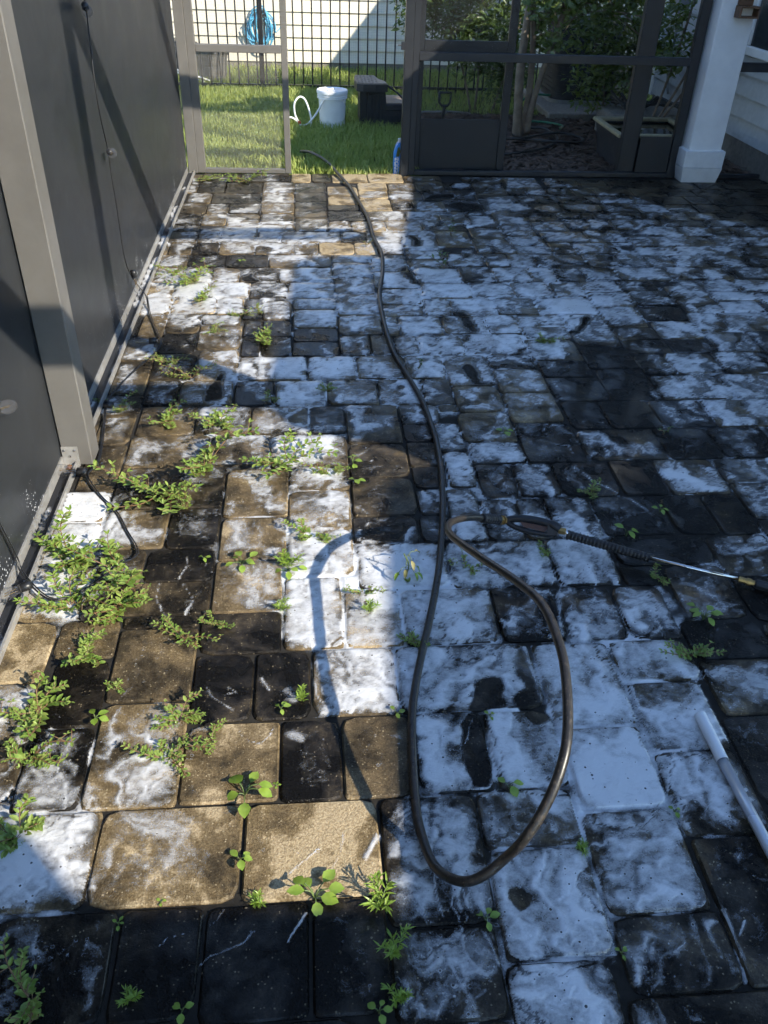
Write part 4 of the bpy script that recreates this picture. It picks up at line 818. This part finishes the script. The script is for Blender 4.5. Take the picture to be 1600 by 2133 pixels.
q = MB(); q.bbox(-1.75, -1.36, 12.1, 12.5, -.02, .30, .02); q.bbox(-1.72, -1.40, 12.13, 12.47, .30, .34, .01); tag(q.build('meter_box', ML['acdark']), 'dark low box by the neighbour wall at far left', 'box')
q = MB(); q.tube([(-1.62, 11.55, .10), (-1.20, 11.40, -.01)], .012, 6); q.tube([(-1.62, 11.52, .13), (-1.15, 11.48, .0)], .01, 6); tag(q.build('plastic_pipe', ML['plastic'], None, True), 'white plastic pipe lying behind the fence', 'pipe')
# ---- bucket, tube, steps, jug
bk = thing('bucket', 'white plastic bucket with closed lid on the lawn', 'bucket')
O = (.262, 8.976, -.02)
q = MB(); q.lathe([(.115, 0), (.122, .004), (.132, .25), (.139, .30), (.139, .30)], 36, O); q.build('body', ML['plastic'], bk, 'auto')
q = MB(); q.lathe([(.139, .272), (.146, .273), (.146, .281), (.140, .282), (.140, .292), (.147, .293), (.147, .30), (.140, .301), (.141, .314), (.150, .316), (.151, .338), (.147, .346), (.138, .347), (.134, .341), (0, .341)], 36, O); q.build('lid', ML['plastic'], bk, 'auto')
q = MB(); q.tube([(O[0] + .10, O[1] - .10, O[2] + .28), (O[0] + .115, O[1] - .115, O[2] + .25), (O[0] + .145, O[1] - .07, O[2] + .19), (O[0] + .15, O[1], O[2] + .14)], .0025, 6); q.build('handle', ML['steel'], bk)
tb = thing('tubing', 'clear white tubing looped on the grass beside the bucket', 'tube')
pts = [(-.19, 8.9, .085), (-.13, 8.92, .078), (-.09, 8.93, .05), (-.055, 8.93, .02), (-.10, 8.93, .10), (-.105, 8.94, .20), (-.06, 8.96, .255), (-.01, 8.97, .24), (.03, 8.96, .16), (.055, 8.94, .06), (.05, 8.92, .0)]
pts2 = [(-.06, 8.90, .02), (.0, 8.89, .02), (.05, 8.885, .06), (.12, 8.875, .15), (.19, 8.87, .27), (.235, 8.90, .331), (.27, 8.96, .336)]
def smooth(pts, n=6):
    P = [Vector(p) for p in pts]; out = []
    for i in range(len(P) - 1):
        p0 = P[max(i - 1, 0)]; p1 = P[i]; p2 = P[i + 1]; p3 = P[min(i + 2, len(P) - 1)]
        for k in range(n):
            t = k / n; out.append(.5 * ((2 * p1) + (-p0 + p2) * t + (2 * p0 - 5 * p1 + 4 * p2 - p3) * t * t + (-p0 + 3 * p1 - 3 * p2 + p3) * t ** 3))
    out.append(P[-1]); return out
q = MB(); q.tube(smooth(pts), .009, 8); q.tube(smooth(pts2), .009, 8); q.build('hose', ML['plastic'], tb, True)
q = MB(); q.bbox(-.075, -.045, 8.905, 8.94, .012, .05, .004); q.build('clamp', ML['red'], tb)
sp = thing('spa_steps', 'dark two-tread plastic steps with brown treads on the lawn', 'steps')
ys = 9.0
q = MB(); q.prism([(.535, -.02), (.60, -.02), (.60, .30), (.535, .30)], ys + .02, ys + .42); q.prism([(.605, -.02), (1.02, -.02), (1.02, .14), (.80, .14), (.78, .31), (.605, .31)], ys, ys + .44); q.build('body', ML['stepdark'], sp)
for x in (.63, .665, .70, .735): q = MB(); q.bbox(x, x + .022, ys - .008, ys + .002, .01, .28, .003); q.build('rib', ML['stepdark'], sp)
for x in (.83, .88, .93, .98): q = MB(); q.bbox(x, x + .025, ys - .007, ys + .002, .0, .09, .003); q.build('rib', ML['stepdark'], sp)
top = [(.50, ys - .01), (.56, ys - .05), (.68, ys - .055), (.80, ys - .03), (.795, ys + .10), (.74, ys + .22), (.70, ys + .47), (.50, ys + .47), (.485, ys + .2)]
q = MB(); q.prism(top, .312, .375, 'z'); q.build('tread_edge', ML['stepdark'], sp)
q = MB(); c = (.63, ys + .2); q.prism([(c[0] + (a - c[0]) * .93, c[1] + (b - c[1]) * .94) for a, b in top], .376, .386, 'z'); tr_ = q.build('tread', ML['steptread'], sp)
q = MB()
for i in range(6):
    for j in range(8):
        x = .52 + i * .035; y = ys + j * .058
        if x > .74 - (j > 3) * .05: continue
        sgn = 1 if (i + j) % 2 else -1; q.box(-.011, .011, -.003, .003, 0, .003, Matrix.Translation((x, y, .386)) @ Matrix.Rotation(sgn * .8, 4, 'Z'))
q.build('tread_pattern', ML['steptread'], tr_)
q = MB(); q.bbox(.785, 1.03, ys - .01, ys + .45, .141, .20, .008); q.build('tread_edge', ML['stepdark'], sp)
q = MB(); q.bbox(.795, 1.02, ys + .0, ys + .44, .2005, .211, .003); q.build('tread', ML['steptread'], sp)
q = MB(); q.tube([(.80, ys + .03, .36), (.90, ys + .0, .30), (.99, ys - .03, .22), (1.06, ys - .05, .16)], .010, 8); q.build('handrail', ML['stepdark'], sp, True)
jg = thing('detergent_jug', 'blue plastic detergent jug with printed label beside the doorway post', 'jug')
jx, jy = .755, 7.20
q = MB(); body = [(.0, .0), (.10, .0), (.10, .135), (.092, .160), (.078, .19), (.066, .225), (.034, .225), (.016, .20), (.004, .165), (0, .14)]
q.prism([(jx - .05 + a, -.02 + b * 1.12) for a, b in body], jy - .035, jy + .035)
jb = q.build('body', ML['blue'], jg)
q = MB(); q.prism([(jx - .05 + .016, -.02 + .150), (jx - .05 + .042, -.02 + .150), (jx - .05 + .05, -.02 + .19), (jx - .05 + .042, -.02 + .225), (jx - .05 + .028, -.02 + .215)], jy - .0362, jy + .0362); q.build('handle_opening', ML['leaf_shrub'], jb)
q = MB(); q.lathe([(.019, 0), (.019, .026), (.016, .028), (0, .028)], 14, (jx, jy, -.02 + .252)); q.build('cap', ML['paperwhite'], jg)
def lettering(txt, size, loc, rot, parent, m):
    cu = bpy.data.curves.new('lettering', 'FONT'); cu.body = txt; cu.size = size; cu.extrude = .0004; cu.offset = .0006
    to = bpy.data.objects.new('tmp_text', cu); C.objects.link(to); bpy.context.view_layer.update()
    me = bpy.data.meshes.new_from_object(to.evaluated_get(bpy.context.evaluated_depsgraph_get())); bpy.data.objects.remove(to)
    me.materials.clear(); me.materials.append(m); o = obj('lettering', me, parent); o.location = loc; o.rotation_euler = rot; return o
lettering('ECOLAB', .036, (jx - .012, jy - .0358, -.012), (math.pi / 2, -math.pi / 2, 0), jb, ML['paperwhite'])
q = MB()
for k, (z0, z1) in enumerate(((.0, .03), (.036, .05), (.058, .09), (.098, .12))): q.box(jx - .044, jx - .034, jy - .0358, jy - .0350, z0, z1)
q.build('label_marks', ML['paperwhite'], jb)
# ================================================================ planting bed
def leafcloud(pts, size, asp=.45, fold=.25, droop=.3):
    n = len(pts); d = rng.normal(0, 1, (n, 3)); d[:, 2] = d[:, 2] * .5 - droop; d /= np.linalg.norm(d, axis=1)[:, None]
    u = rng.normal(0, 1, (n, 3)); u[:, 2] += 1.2; s = np.cross(d, u); s /= np.linalg.norm(s, axis=1)[:, None]; nn = np.cross(s, d)
    l = (size * rng.uniform(.6, 1.3, n))[:, None]; w = l * asp
    P = np.asarray(pts)
    V = np.stack([P, P + d * l * .45 + s * w * .5 + nn * l * fold * .2, P + d * l, P + d * l * .45 - s * w * .5 + nn * l * fold * .2, P + d * l * .5 - nn * l * .03], 1).reshape(-1, 3)
    i = np.arange(n)[:, None] * 5
    return V, np.concatenate([i + np.array([[0, 1, 4]]), i + np.array([[1, 2, 4]]), i + np.array([[2, 3, 4]]), i + np.array([[3, 0, 4]])])
def clump_pts(cs, n):
    out = []
    for (c, r, wt) in cs:
        k = int(n * wt); p = rng.normal(0, 1, (k, 3)); p /= np.linalg.norm(p, axis=1)[:, None]; p *= (rng.uniform(0, 1, k) ** .45)[:, None]; out.append(np.array(c) + p * np.array(r))
    return np.vstack(out)
tree = thing('crape_myrtle_tree', 'small tree with smooth pale forked trunks behind the screen', 'tree')
for pts, rr in (([(2.02, 8.53, -.02), (2.0, 8.53, .25), (1.98, 8.53, .6), (2.0, 8.55, 1.0), (2.05, 8.6, 1.7), (2.0, 8.7, 2.4)], [.048, .042, .040, .036, .03, .015]), ([(2.10, 8.56, -.02), (2.09, 8.57, .2), (2.10, 8.58, .5), (2.07, 8.6, .95), (1.95, 8.7, 1.8)], [.040, .033, .030, .028, .015]), ([(2.10, 8.52, .05), (2.13, 8.52, .3), (2.18, 8.52, .55), (2.27, 8.54, .85), (2.35, 8.55, 1.2), (2.5, 8.6, 2.0)], [.034, .030, .028, .025, .022, .012])):
    q = MB(); q.tube(smooth(pts, 4), [v for a, b in zip(rr[:-1], rr[1:]) for v in np.linspace(a, b, 5)[:4]] + [rr[-1]], 10); q.build('trunk', ML['bark'], tree, True)
q = MB(); cs = []
for k in range(26):
    a = rng.uniform(0, 6.28); s0 = Vector((2.2 + .1 * math.cos(a), 8.55, rng.uniform(.8, 1.5))); e = Vector((rng.uniform(1.95, 3.2), rng.uniform(7.9, 9.0), rng.uniform(.68, 1.6))); m_ = (s0 + e) / 2 + Vector((0, 0, .12)); q.tube(smooth([s0, m_, e], 4), .005, 5)
    cs.append((tuple(e), (.17, .17, .12), 1 / 26)); cs.append((tuple(m_), (.15, .15, .1), .4 / 26))
q.build('branches', ML['bark'], tree, True)
V, F_ = leafcloud(clump_pts(cs, 2600), .075, .5); obj('crown', np_mesh('crown', V, F_, ML['leaf_tree'], smooth=False), tree)
def shrub(name, label, cs, n, size, m, stems):
    t = thing(name, label, 'shrub'); q = MB()
    for (bx, by), (tx, ty, tz) in stems: q.tube(smooth([(bx, by, -.02), ((bx + tx) / 2 + .03, (by + ty) / 2, tz * .5), (tx, ty, tz)], 4), [.012] * 8 + [.005], 6)
    q.build('stems', ML['bark'], t, True); V, F_ = leafcloud(clump_pts(cs, n), size, .36); obj('foliage', np_mesh('foliage', V, F_, ML[m], smooth=False), t); return t
shrub('shrub', 'dense dark green shrub behind the open screen door', [((1.35, 10.1, .95), (.42, .35, .42), .3), ((1.75, 9.9, .8), (.4, .35, .5), .35), ((2.1, 9.7, .55), (.3, .3, .45), .25), ((1.7, 10, 1.4), (.6, .3, .4), .3), ((2.2, 9.9, 1.2), (.35, .3, .5), .2)], 6000, .075, 'leaf_shrub', [((1.8, 9.9), (1.5, 10, .8)), ((2.0, 9.8), (2.2, 9.7, .9)), ((1.85, 9.95), (1.8, 9.9, 1.2))])
shrub('shrub', 'leafy shrub in front of the air conditioning unit', [((2.9, 9.0, .45), (.35, .25, .3), .25), ((3.15, 9.1, .75), (.38, .25, .35), .35), ((2.75, 9.2, .9), (.4, .25, .3), .25), ((3.35, 8.9, .95), (.25, .2, .25), .14)], 2400, .085, 'leaf_tree', [((3.0, 9.1), (2.9, 9.0, .6)), ((3.05, 9.1), (3.3, 9.0, .9)), ((3.0, 9.15), (2.8, 9.2, .9))])
shrub('shrub', 'sprig of loose leafy branches against the white house siding', [((3.45, 8.25, .85), (.12, .25, .13), .3), ((3.35, 8.4, 1.1), (.14, .2, .2), .3), ((3.3, 8.35, .7), (.12, .2, .12), .25), ((3.55, 8.0, .98), (.12, .14, .06), .12)], 320, .085, 'leaf_tree', [((3.25, 8.5), (3.5, 8.1, .95)), ((3.25, 8.5), (3.4, 8.3, 1.2)), ((3.25, 8.5), (3.6, 7.95, .98))])
def hose(name, label, pts, r, m, cat='hose', n=6): q = MB(); q.tube(smooth(pts, n), r, 8); return tag(q.build(name, ML[m], None, True), label, cat)
hose('garden_hose', 'black garden hose snaking in loops over the mulch', [(1.70, 7.75, .02), (1.95, 7.85, .03), (2.2, 8.05, .03), (2.38, 8.4, .03), (2.33, 8.75, .05), (2.1, 8.72, .04), (1.95, 8.4, .03), (2.2, 8.2, .05), (2.55, 8.25, .03), (2.62, 8.45, .03), (2.4, 8.5, .06), (2.0, 8.25, .06), (1.75, 8.3, .04), (1.6, 8.33, .03)], .012, 'rubber')
hose('green_hose', 'green garden hose curled on the mulch near the trunk', [(2.25, 9.2, .03), (2.45, 9.15, .03), (2.58, 9.0, .03), (2.52, 8.85, .03)], .011, 'green')
hose('green_hose', 'green hose emerging behind the air conditioning slab', [(2.35, 9.9, .10), (2.5, 10.05, .14), (2.7, 10.1, .13), (2.75, 10.3, .1)], .012, 'green')
sv = thing('shovel', 'black shovel with open grip standing in the mulch behind the door', 'shovel')
q = MB(); sx, sy = 1.40, 9.2
q.tube([(sx - .06, sy, .28), (sx + .06, sy, .28), (sx + .055, sy, .19), (sx + .03, sy, .16), (sx - .03, sy, .16), (sx - .055, sy, .19), (sx - .06, sy, .28)], .012, 8); q.build('grip', ML['black'], sv, True)
q = MB(); q.tube([(sx, sy, .165), (sx - .01, sy + .03, -.05)], .015, 8); q.build('shaft', ML['black'], sv, True)
q = MB(); q.tube([(.95, 9.55, .0), (1.25, 9.62, .02), (1.5, 9.66, .02), (1.75, 9.64, .01)], .016, 6); tag(q.build('garden_edging', ML['concrete'], None, True), 'pale edging strip between lawn and mulch', 'edging')
# ================================================================ hose, wand, pole
def lift(a, h): return (a[0] * (1 - h / CAM_H), a[1] * (1 - h / CAM_H), h)   # used once to turn ground sightings into heights
LOOP = [(.653, 2.366, .085), (.561, 2.384, .150), (.489, 2.366, .215), (.463, 2.325, .250), (.475, 2.269, .285), (.548, 2.16, .345), (.644, 2.032, .390), (.703, 1.914, .415), (.713, 1.744, .415), (.695, 1.593, .40), (.65, 1.409, .365), (.598, 1.29, .325), (.53, 1.184, .27), (.467, 1.11, .215), (.412, 1.065, .15), (.362, 1.031, .115), (.316, 1.017, .085), (.275, 1.033, .06), (.247, 1.069, .037), (.233, 1.131, .02), (.227, 1.202, .013)]
path = [lift(p, p[2]) for p in LOOP] + [(x, y, .0125) for x, y in ((.231, 1.326), (.245, 1.479), (.273, 1.615), (.314, 1.764), (.36, 1.93), (.404, 2.116), (.451, 2.382), (.482, 2.628), (.496, 2.873), (.494, 3.007), (.481, 3.22), (.442, 3.474), (.399, 3.73), (.382, 4.046), (.381, 4.314), (.391, 4.523), (.433, 4.843), (.452, 5.164), (.426, 5.472), (.413, 5.908), (.368, 6.353), (.318, 6.745))] + [(.24, 7.10, .02), (.20, 7.25, .035), (.125, 7.44, .05), (.03, 7.64, .05), (-.05, 7.80, .02)]
ph = thing('pressure_hose', 'black pressure washer hose looping up from the trigger gun and out the doorway', 'hose')
q = MB(); q.tube(smooth(path, 6), .0112, 12); q.build('hose', ML['hose'], ph, True)
g0 = Vector(path[0]); g1 = Vector(path[1]); dirn = (g0 - g1).normalized()
q = MB(); pr = [g1 + (g0 - g1) * t for t in np.linspace(.35, 1.0, 15)]; q.tube(pr, [.0155 + (.0018 if k % 2 else 0) for k in range(15)], 10); q.build('strain_relief', ML['black'], ph)
wn_ = thing('pressure_washer_wand', 'black trigger gun with ribbed grip and chrome wand lying on the pavers', 'spray wand')
A = Vector(lift((.853, 2.295), .075)); B = g0 + dirn * .035; ax = (A - B).normalized()
q = MB(); q.tube([g0 - dirn * .004, g0 + dirn * .012, g0 + dirn * .0125, g0 + dirn * .035], [.015, .015, .0115, .0115], 6); q.tube([g0 + dirn * .018, g0 + dirn * .026], [.0165, .0165], 8); q.build('fitting', ML['brass'], wn_)
up = Vector((0, 0, 1)); sd_ = ax.cross(up).normalized(); lv = sd_.cross(ax).normalized(); Ln = (A - B).length
cu_ = Vector((.0227, .583, .812)); side = (cu_ - ax * cu_.dot(ax)).normalized()                           # the gun lies half on its side
def gp(u, v, w_=0): return B + ax * (u * Ln) - side * v + side.cross(ax) * w_
def slab(poly, t, name, m, parent):
    q = MB(); n = len(poly); vs = [gp(u, v, -t) for u, v in poly] + [gp(u, v, t) for u, v in poly]
    q.add(vs, [(i, (i + 1) % n, n + (i + 1) % n, n + i) for i in range(n)] + [tuple(range(n - 1, -1, -1)), tuple(range(n, 2 * n))]); return q.build(name, m, parent)
q = MB(); q.tube(smooth([gp(0, 0), gp(.22, -.014), gp(.55, -.019), gp(.85, -.014), gp(1.0, -.002)], 5), [.0125] * 5 + [.0135] * 10 + [.017] * 6, 10); q.build('body', ML['black'], wn_, True)
q = MB(); q.tube(smooth([gp(.04, .004), gp(.2, .016), gp(.5, .022), gp(.8, .020), gp(.98, .006)], 5), .0088, 8); q.build('trigger_guard', ML['black'], wn_, True)
slab([(.26, -.006), (.36, .010), (.74, .014), (.84, -.004)], .006, 'trigger', ML['trigger'], wn_)
slab([(.78, -.022), (.80, .022), (.98, .018), (1.0, -.018)], .013, 'valve_block', ML['black'], wn_)
q = MB(); q.tube([A - ax * .01, A + ax * .022], [.012, .012], 6); q.build('fitting', ML['brass'], wn_)
G0 = Vector(lift((.873, 2.272), .06)); G1 = Vector(lift((1.121, 2.13), .036)); T1 = Vector((1.372, 1.985, .018)); N1 = Vector((1.50, 1.91, .020))
q = MB(); q.tube([A + ax * .02, G0 + (G1 - G0) * .05], .0062, 8); q.build('tube', ML['steel'], wn_, True); q = MB(); q.tube([G1, T1], .0062, 10); q.build('tube', ML['steel'], wn_, True)
k = 46; q = MB(); q.tube([G0 + (G1 - G0) * (i / (k - 1)) for i in range(k)], [.0165 if i % 2 else .0138 for i in range(k)], 12); q.build('grip', ML['black'], wn_)
dn = (N1 - T1).normalized(); q = MB(); q.tube([T1 - dn * .005, T1 + dn * .018, T1 + dn * .0185, T1 + dn * .034, T1 + dn * .0345, T1 + dn * .045], [.010, .010, .0125, .0125, .009, .009], 8); q.build('coupler', ML['brass'], wn_)
q = MB(); q.tube([T1 + dn * .044, T1 + dn * .05, N1], [.012, .016, .017], 10); q.build('nozzle', ML['black'], wn_)
pl = thing('extension_pole', 'pale extension pole with white plastic end lying at right', 'pole')
P0, P1, P2 = Vector((1.031, 1.462, .016)), Vector((1.031, 1.300, .015)), Vector((1.045, .75, .014))
P0 = Vector(lift((1.03, 1.455), .018)); P1 = Vector(lift((1.030, 1.302), .017)); P2 = Vector(lift((1.043, .86), .016))
q = MB(); q.tube([P0, P1], .0155, 18, False); q.tube([P0 + (P1 - P0) * .02, P0, P0 + (P1 - P0) * .002, P0 + (P1 - P0) * .3], [.0158, .0155, .0115, .0115], 18, False); q.build('end_sleeve', ML['plastic'], pl, True)
q = MB(); q.tube([P1 - (P1 - P0) * .02, P2], .0138, 18); q.build('tube', ML['pole'], pl, True)

# ================================================================ string lights
sl = thing('string_lights', 'black string light cord with clear bulbs along the left wall', 'string lights')
cw = [(-.915, 4.21, 1.62), (-.917, 4.225, 1.389), (-.92, 4.228, 1.297), (-.92, 4.187, 1.08), (-.92, 4.199, .941), (-.92, 4.245, .80), (-.92, 4.241, .66), (-.92, 4.25, .568), (-.92, 4.251, .30), (-.915, 4.33, .17), (-.90, 4.44, .06), (-.87, 4.40, .035), (-.828, 4.207, .006), (-.756, 3.965, .006), (-.731, 3.896, .007), (-.737, 3.771, .006), (-.806, 3.568, .006), (-.859, 3.381, .006), (-.870, 3.229, .012), (-.845, 3.027, .006), (-.820, 2.808, .008), (-.832, 2.724, .012), (-.838, 2.675, .012), (-.775, 2.563, .008), (-.697, 2.456, .006), (-.642, 2.342, .006), (-.585, 2.209, .01), (-.64, 2.12, .03), (-.72, 2.03, .015), (-.798, 1.974, .03), (-.905, 2.085, .03), (-.935, 2.125, .09), (-.938, 2.075, .28), (-.938, 2.05, .42), (-.938, 2.14, .55), (-.938, 2.225, .535)]
q = MB(); q.tube(smooth(cw, 5), .0029, 6); q.tube(smooth([(x + .006, y + .003, z + .002) for x, y, z in cw[11:]], 5), .0024, 5); q.build('cord', ML['black'], sl, True)
prof = [(.0, .098), (.006, .096), (.016, .086), (.0225, .066), (.0225, .052), (.017, .030), (.0125, .012), (.0125, .0)]
def bulb(loc, d):
    d = Vector(d).normalized(); m = Vector((0, 0, 1)).rotation_difference(d).to_matrix()
    q = MB(); q.lathe([(r, z + .03) for r, z in prof], 18, loc, m); b = q.build('bulb', ML['glass'], sl, True)
    q = MB(); q.lathe([(.0, -.002), (.0145, -.001), (.0155, .012), (.0145, .034), (0, .034)], 12, loc, m); q.build('socket', ML['black'], b, True)
    q = MB(); L0 = Vector(loc); a = d.orthogonal().normalized(); 
    for s in (-1, 1): q.tube([L0 + d * .045 + a * .004 * s, L0 + d * .10 + a * .003 * s], .0012, 5)
    q.build('filament', ML['brass'], b)
bulb((-.918, 4.215, 1.385), (.25, -.85, -.15)); bulb((-.915, 4.245, .795), (.30, -.90, .15)); bulb((-.905, 4.33, .20), (.1, .05, -1)); bulb((-.745, 3.86, .024), (-1, -.25, .02)); bulb((-.868, 3.215, .026), (.95, -.35, .03)); bulb((-.838, 2.69, .026), (-1, .12, .05)); bulb((-.875, 2.05, .030), (-.75, -.62, .05)); bulb((-.935, 2.235, .53), (.25, .9, -.3))
# ================================================================ weeds
def leafV(P, d, up, l, w, fold=.15, curl=.12):
    d = d.normalized(); s = d.cross(up)
    if s.length < 1e-5: s = d.orthogonal()
    s.normalize(); n = s.cross(d); prof = ((.0, .0), (.18, .62), (.45, 1.0), (.75, .72)); V = []
    for t, k in prof[1:]: c = P + d * (l * t) + n * (-curl * l * t * t); V += [c + s * (w * .5 * k) + n * (w * fold * k), c, c - s * (w * .5 * k) + n * (w * fold * k)]
    V = [P] + V + [P + d * l - n * (curl * l)]
    Fs = [(0, 2, 1), (0, 3, 2), (1, 2, 5, 4), (2, 3, 6, 5), (4, 5, 8, 7), (5, 6, 9, 8), (7, 8, 10), (8, 9, 10)]
    return V, Fs
UP = Vector((0, 0, 1))
def rdir(el0, el1):
    a = random.uniform(0, 6.283); e = math.radians(random.uniform(el0, el1)); return Vector((math.cos(a) * math.cos(e), math.sin(a) * math.cos(e), math.sin(e)))
def weed(x, y, kind, s, label):
    t = thing('weed', label, 'weed'); q = MB(); lf = MB(); base = Vector((x, y, -.004)); leaves = []
    mname = 'leaf_small' if kind == 'S' else ('leaf_dry' if kind == 'W' else 'leaf')
    if kind == 'S':
        ns = 7 if s > .09 else 5; a0 = random.uniform(0, 6.28); lsc = random.uniform(.5, .9)
        for k in range(ns):
            a = a0 + random.gauss(0, .55) + (3.14 if k % 2 else 0); L = s * random.uniform(.3, 1.05); hgt = L * random.uniform(.08, .6); e = base + Vector((math.cos(a) * L, math.sin(a) * L * .8, hgt)); m_ = base + Vector((math.cos(a + .25) * L * .5, math.sin(a + .25) * L * .5, hgt * .75)); pts = smooth([base, m_, e], 6); q.tube(pts, .0011 + s * .003, 5)
            nl = 8 if s > .07 else 6
            for i in range(2, len(pts), 2):
                tg = (pts[i] - pts[i - 1]).normalized(); sd2 = tg.cross(UP).normalized()
                for sg in (-1, 1):
                    l = s * random.uniform(.20, .32) * (1.15 - .4 * i / len(pts)); l = min(max(l * lsc, .010), .032); d = (sd2 * sg * .8 + tg * .55 + UP * random.uniform(-.05, .4)); V, Fs = leafV(pts[i], d, UP, l, l * .5); lf.add(V, Fs)
                if random.random() < .7:
                    d = rdir(10, 60); tip = pts[i] + d * s * random.uniform(.12, .25); q.tube([pts[i], tip], .0009, 4)
                    for r in range(3): l = min(max(s * .14 * lsc, .009), .024); V, Fs = leafV(tip, rdir(-5, 50), UP, l, l * .42); lf.add(V, Fs)
        q.build('stems', ML['stem'], t); o = lf.build('leaves', ML[mname], t); tag(o, kind='stuff')
    elif kind == 'B':
        nl = 9 if s > .11 else (7 if s > .075 else random.choice((3, 4)))
        for k in range(nl):
            a = k * 2.4 + random.uniform(-.3, .3); l = s * random.uniform(.38, .52) * (.82 if nl > 5 else 1); L = s * random.uniform(.12, .42 if nl > 5 else .22); hg = s * random.uniform(.12, .45); p = base + Vector((math.cos(a) * L, math.sin(a) * L, hg)); q.tube(smooth([base, base + Vector((math.cos(a) * L * .4, math.sin(a) * L * .4, hg * .8)), p], 3), .0011 + s * .004, 5)
            V, Fs = leafV(p, Vector((math.cos(a), math.sin(a), random.uniform(-.25, .25))), UP, l, l * random.uniform(.62, .85), .10, .18); b = MB(); b.add(V, Fs); b.build('leaf', ML[mname], t, True)
        q.build('stems', ML['stemg'], t)
    elif kind == 'G':
        ns = 5
        for k in range(ns):
            a = random.uniform(0, 6.28); L = s * random.uniform(.25, .65); e = base + Vector((math.cos(a) * L, math.sin(a) * L, s * random.uniform(.3, .75))); pts = smooth([base, (base + e) / 2 + Vector((0, 0, s * .12)), e], 5); q.tube(pts, .001, 4)
            for i in range(1, len(pts)):
                for sg in range(2): l = min(max(s * random.uniform(.25, .42), .014), .05); V, Fs = leafV(pts[i], (rdir(5, 50) + (pts[i] - pts[i - 1]).normalized() * .6), UP, l, l * .17, .2, .25); lf.add(V, Fs)
        q.build('stems', ML['stemg'], t); tag(lf.build('leaves', ML[mname], t), kind='stuff')
    elif kind == 'T':
        for k in range(3):
            d = rdir(35, 80); e = base + d * s * random.uniform(.6, 1.1); pts = smooth([base, (base + e) / 2 + Vector((.01, 0, .01)), e], 4); q.tube(pts, .0014, 4)
            for i in range(2, len(pts)): l = s * random.uniform(.16, .26); V, Fs = leafV(pts[i], rdir(-20, 50), UP, l, l * .5); lf.add(V, Fs)
        q.build('stems', ML['stem'], t); tag(lf.build('leaves', ML['leaf_shrub'], t), kind='stuff')
    else:
        top = base + Vector((-.01, .0, s * .95)); q.tube(smooth([base, base + Vector((.008, 0, s * .5)), top], 5), .0022, 6)
        for k in range(7): p = base + Vector((0, 0, s * (.3 + .1 * k))); d = rdir(-30, 20); e = p + d * s * .35; q.tube([p, (p + e) / 2 + Vector((0, 0, .01)), e], .0012, 4); l = s * .3; V, Fs = leafV(e, d + Vector((0, 0, -.5)), UP, l, l * .45, .3, .4); b = MB(); b.add(V, Fs); b.build('leaf', ML['leaf_dry'] if k > 3 else ML['leaf'], t, True)
        for k in range(5): V, Fs = leafV(base, rdir(5, 30), UP, s * .4, s * .2); b = MB(); b.add(V, Fs); b.build('leaf', ML['leaf'], t, True)
        q.build('stems', ML['stemg'], t)
for (wx_, wy_, wk, ws, wl_) in WEEDS:
    ws *= {'S': 1.2, 'B': .85, 'G': .72}.get(wk, 1.) * random.uniform(.85, 1.1)
    if any(t_ in wl_ for t_ in ('shaded', 'dark ', 'bottom')): ws *= .78
    weed(wx_, wy_, wk, ws, wl_)
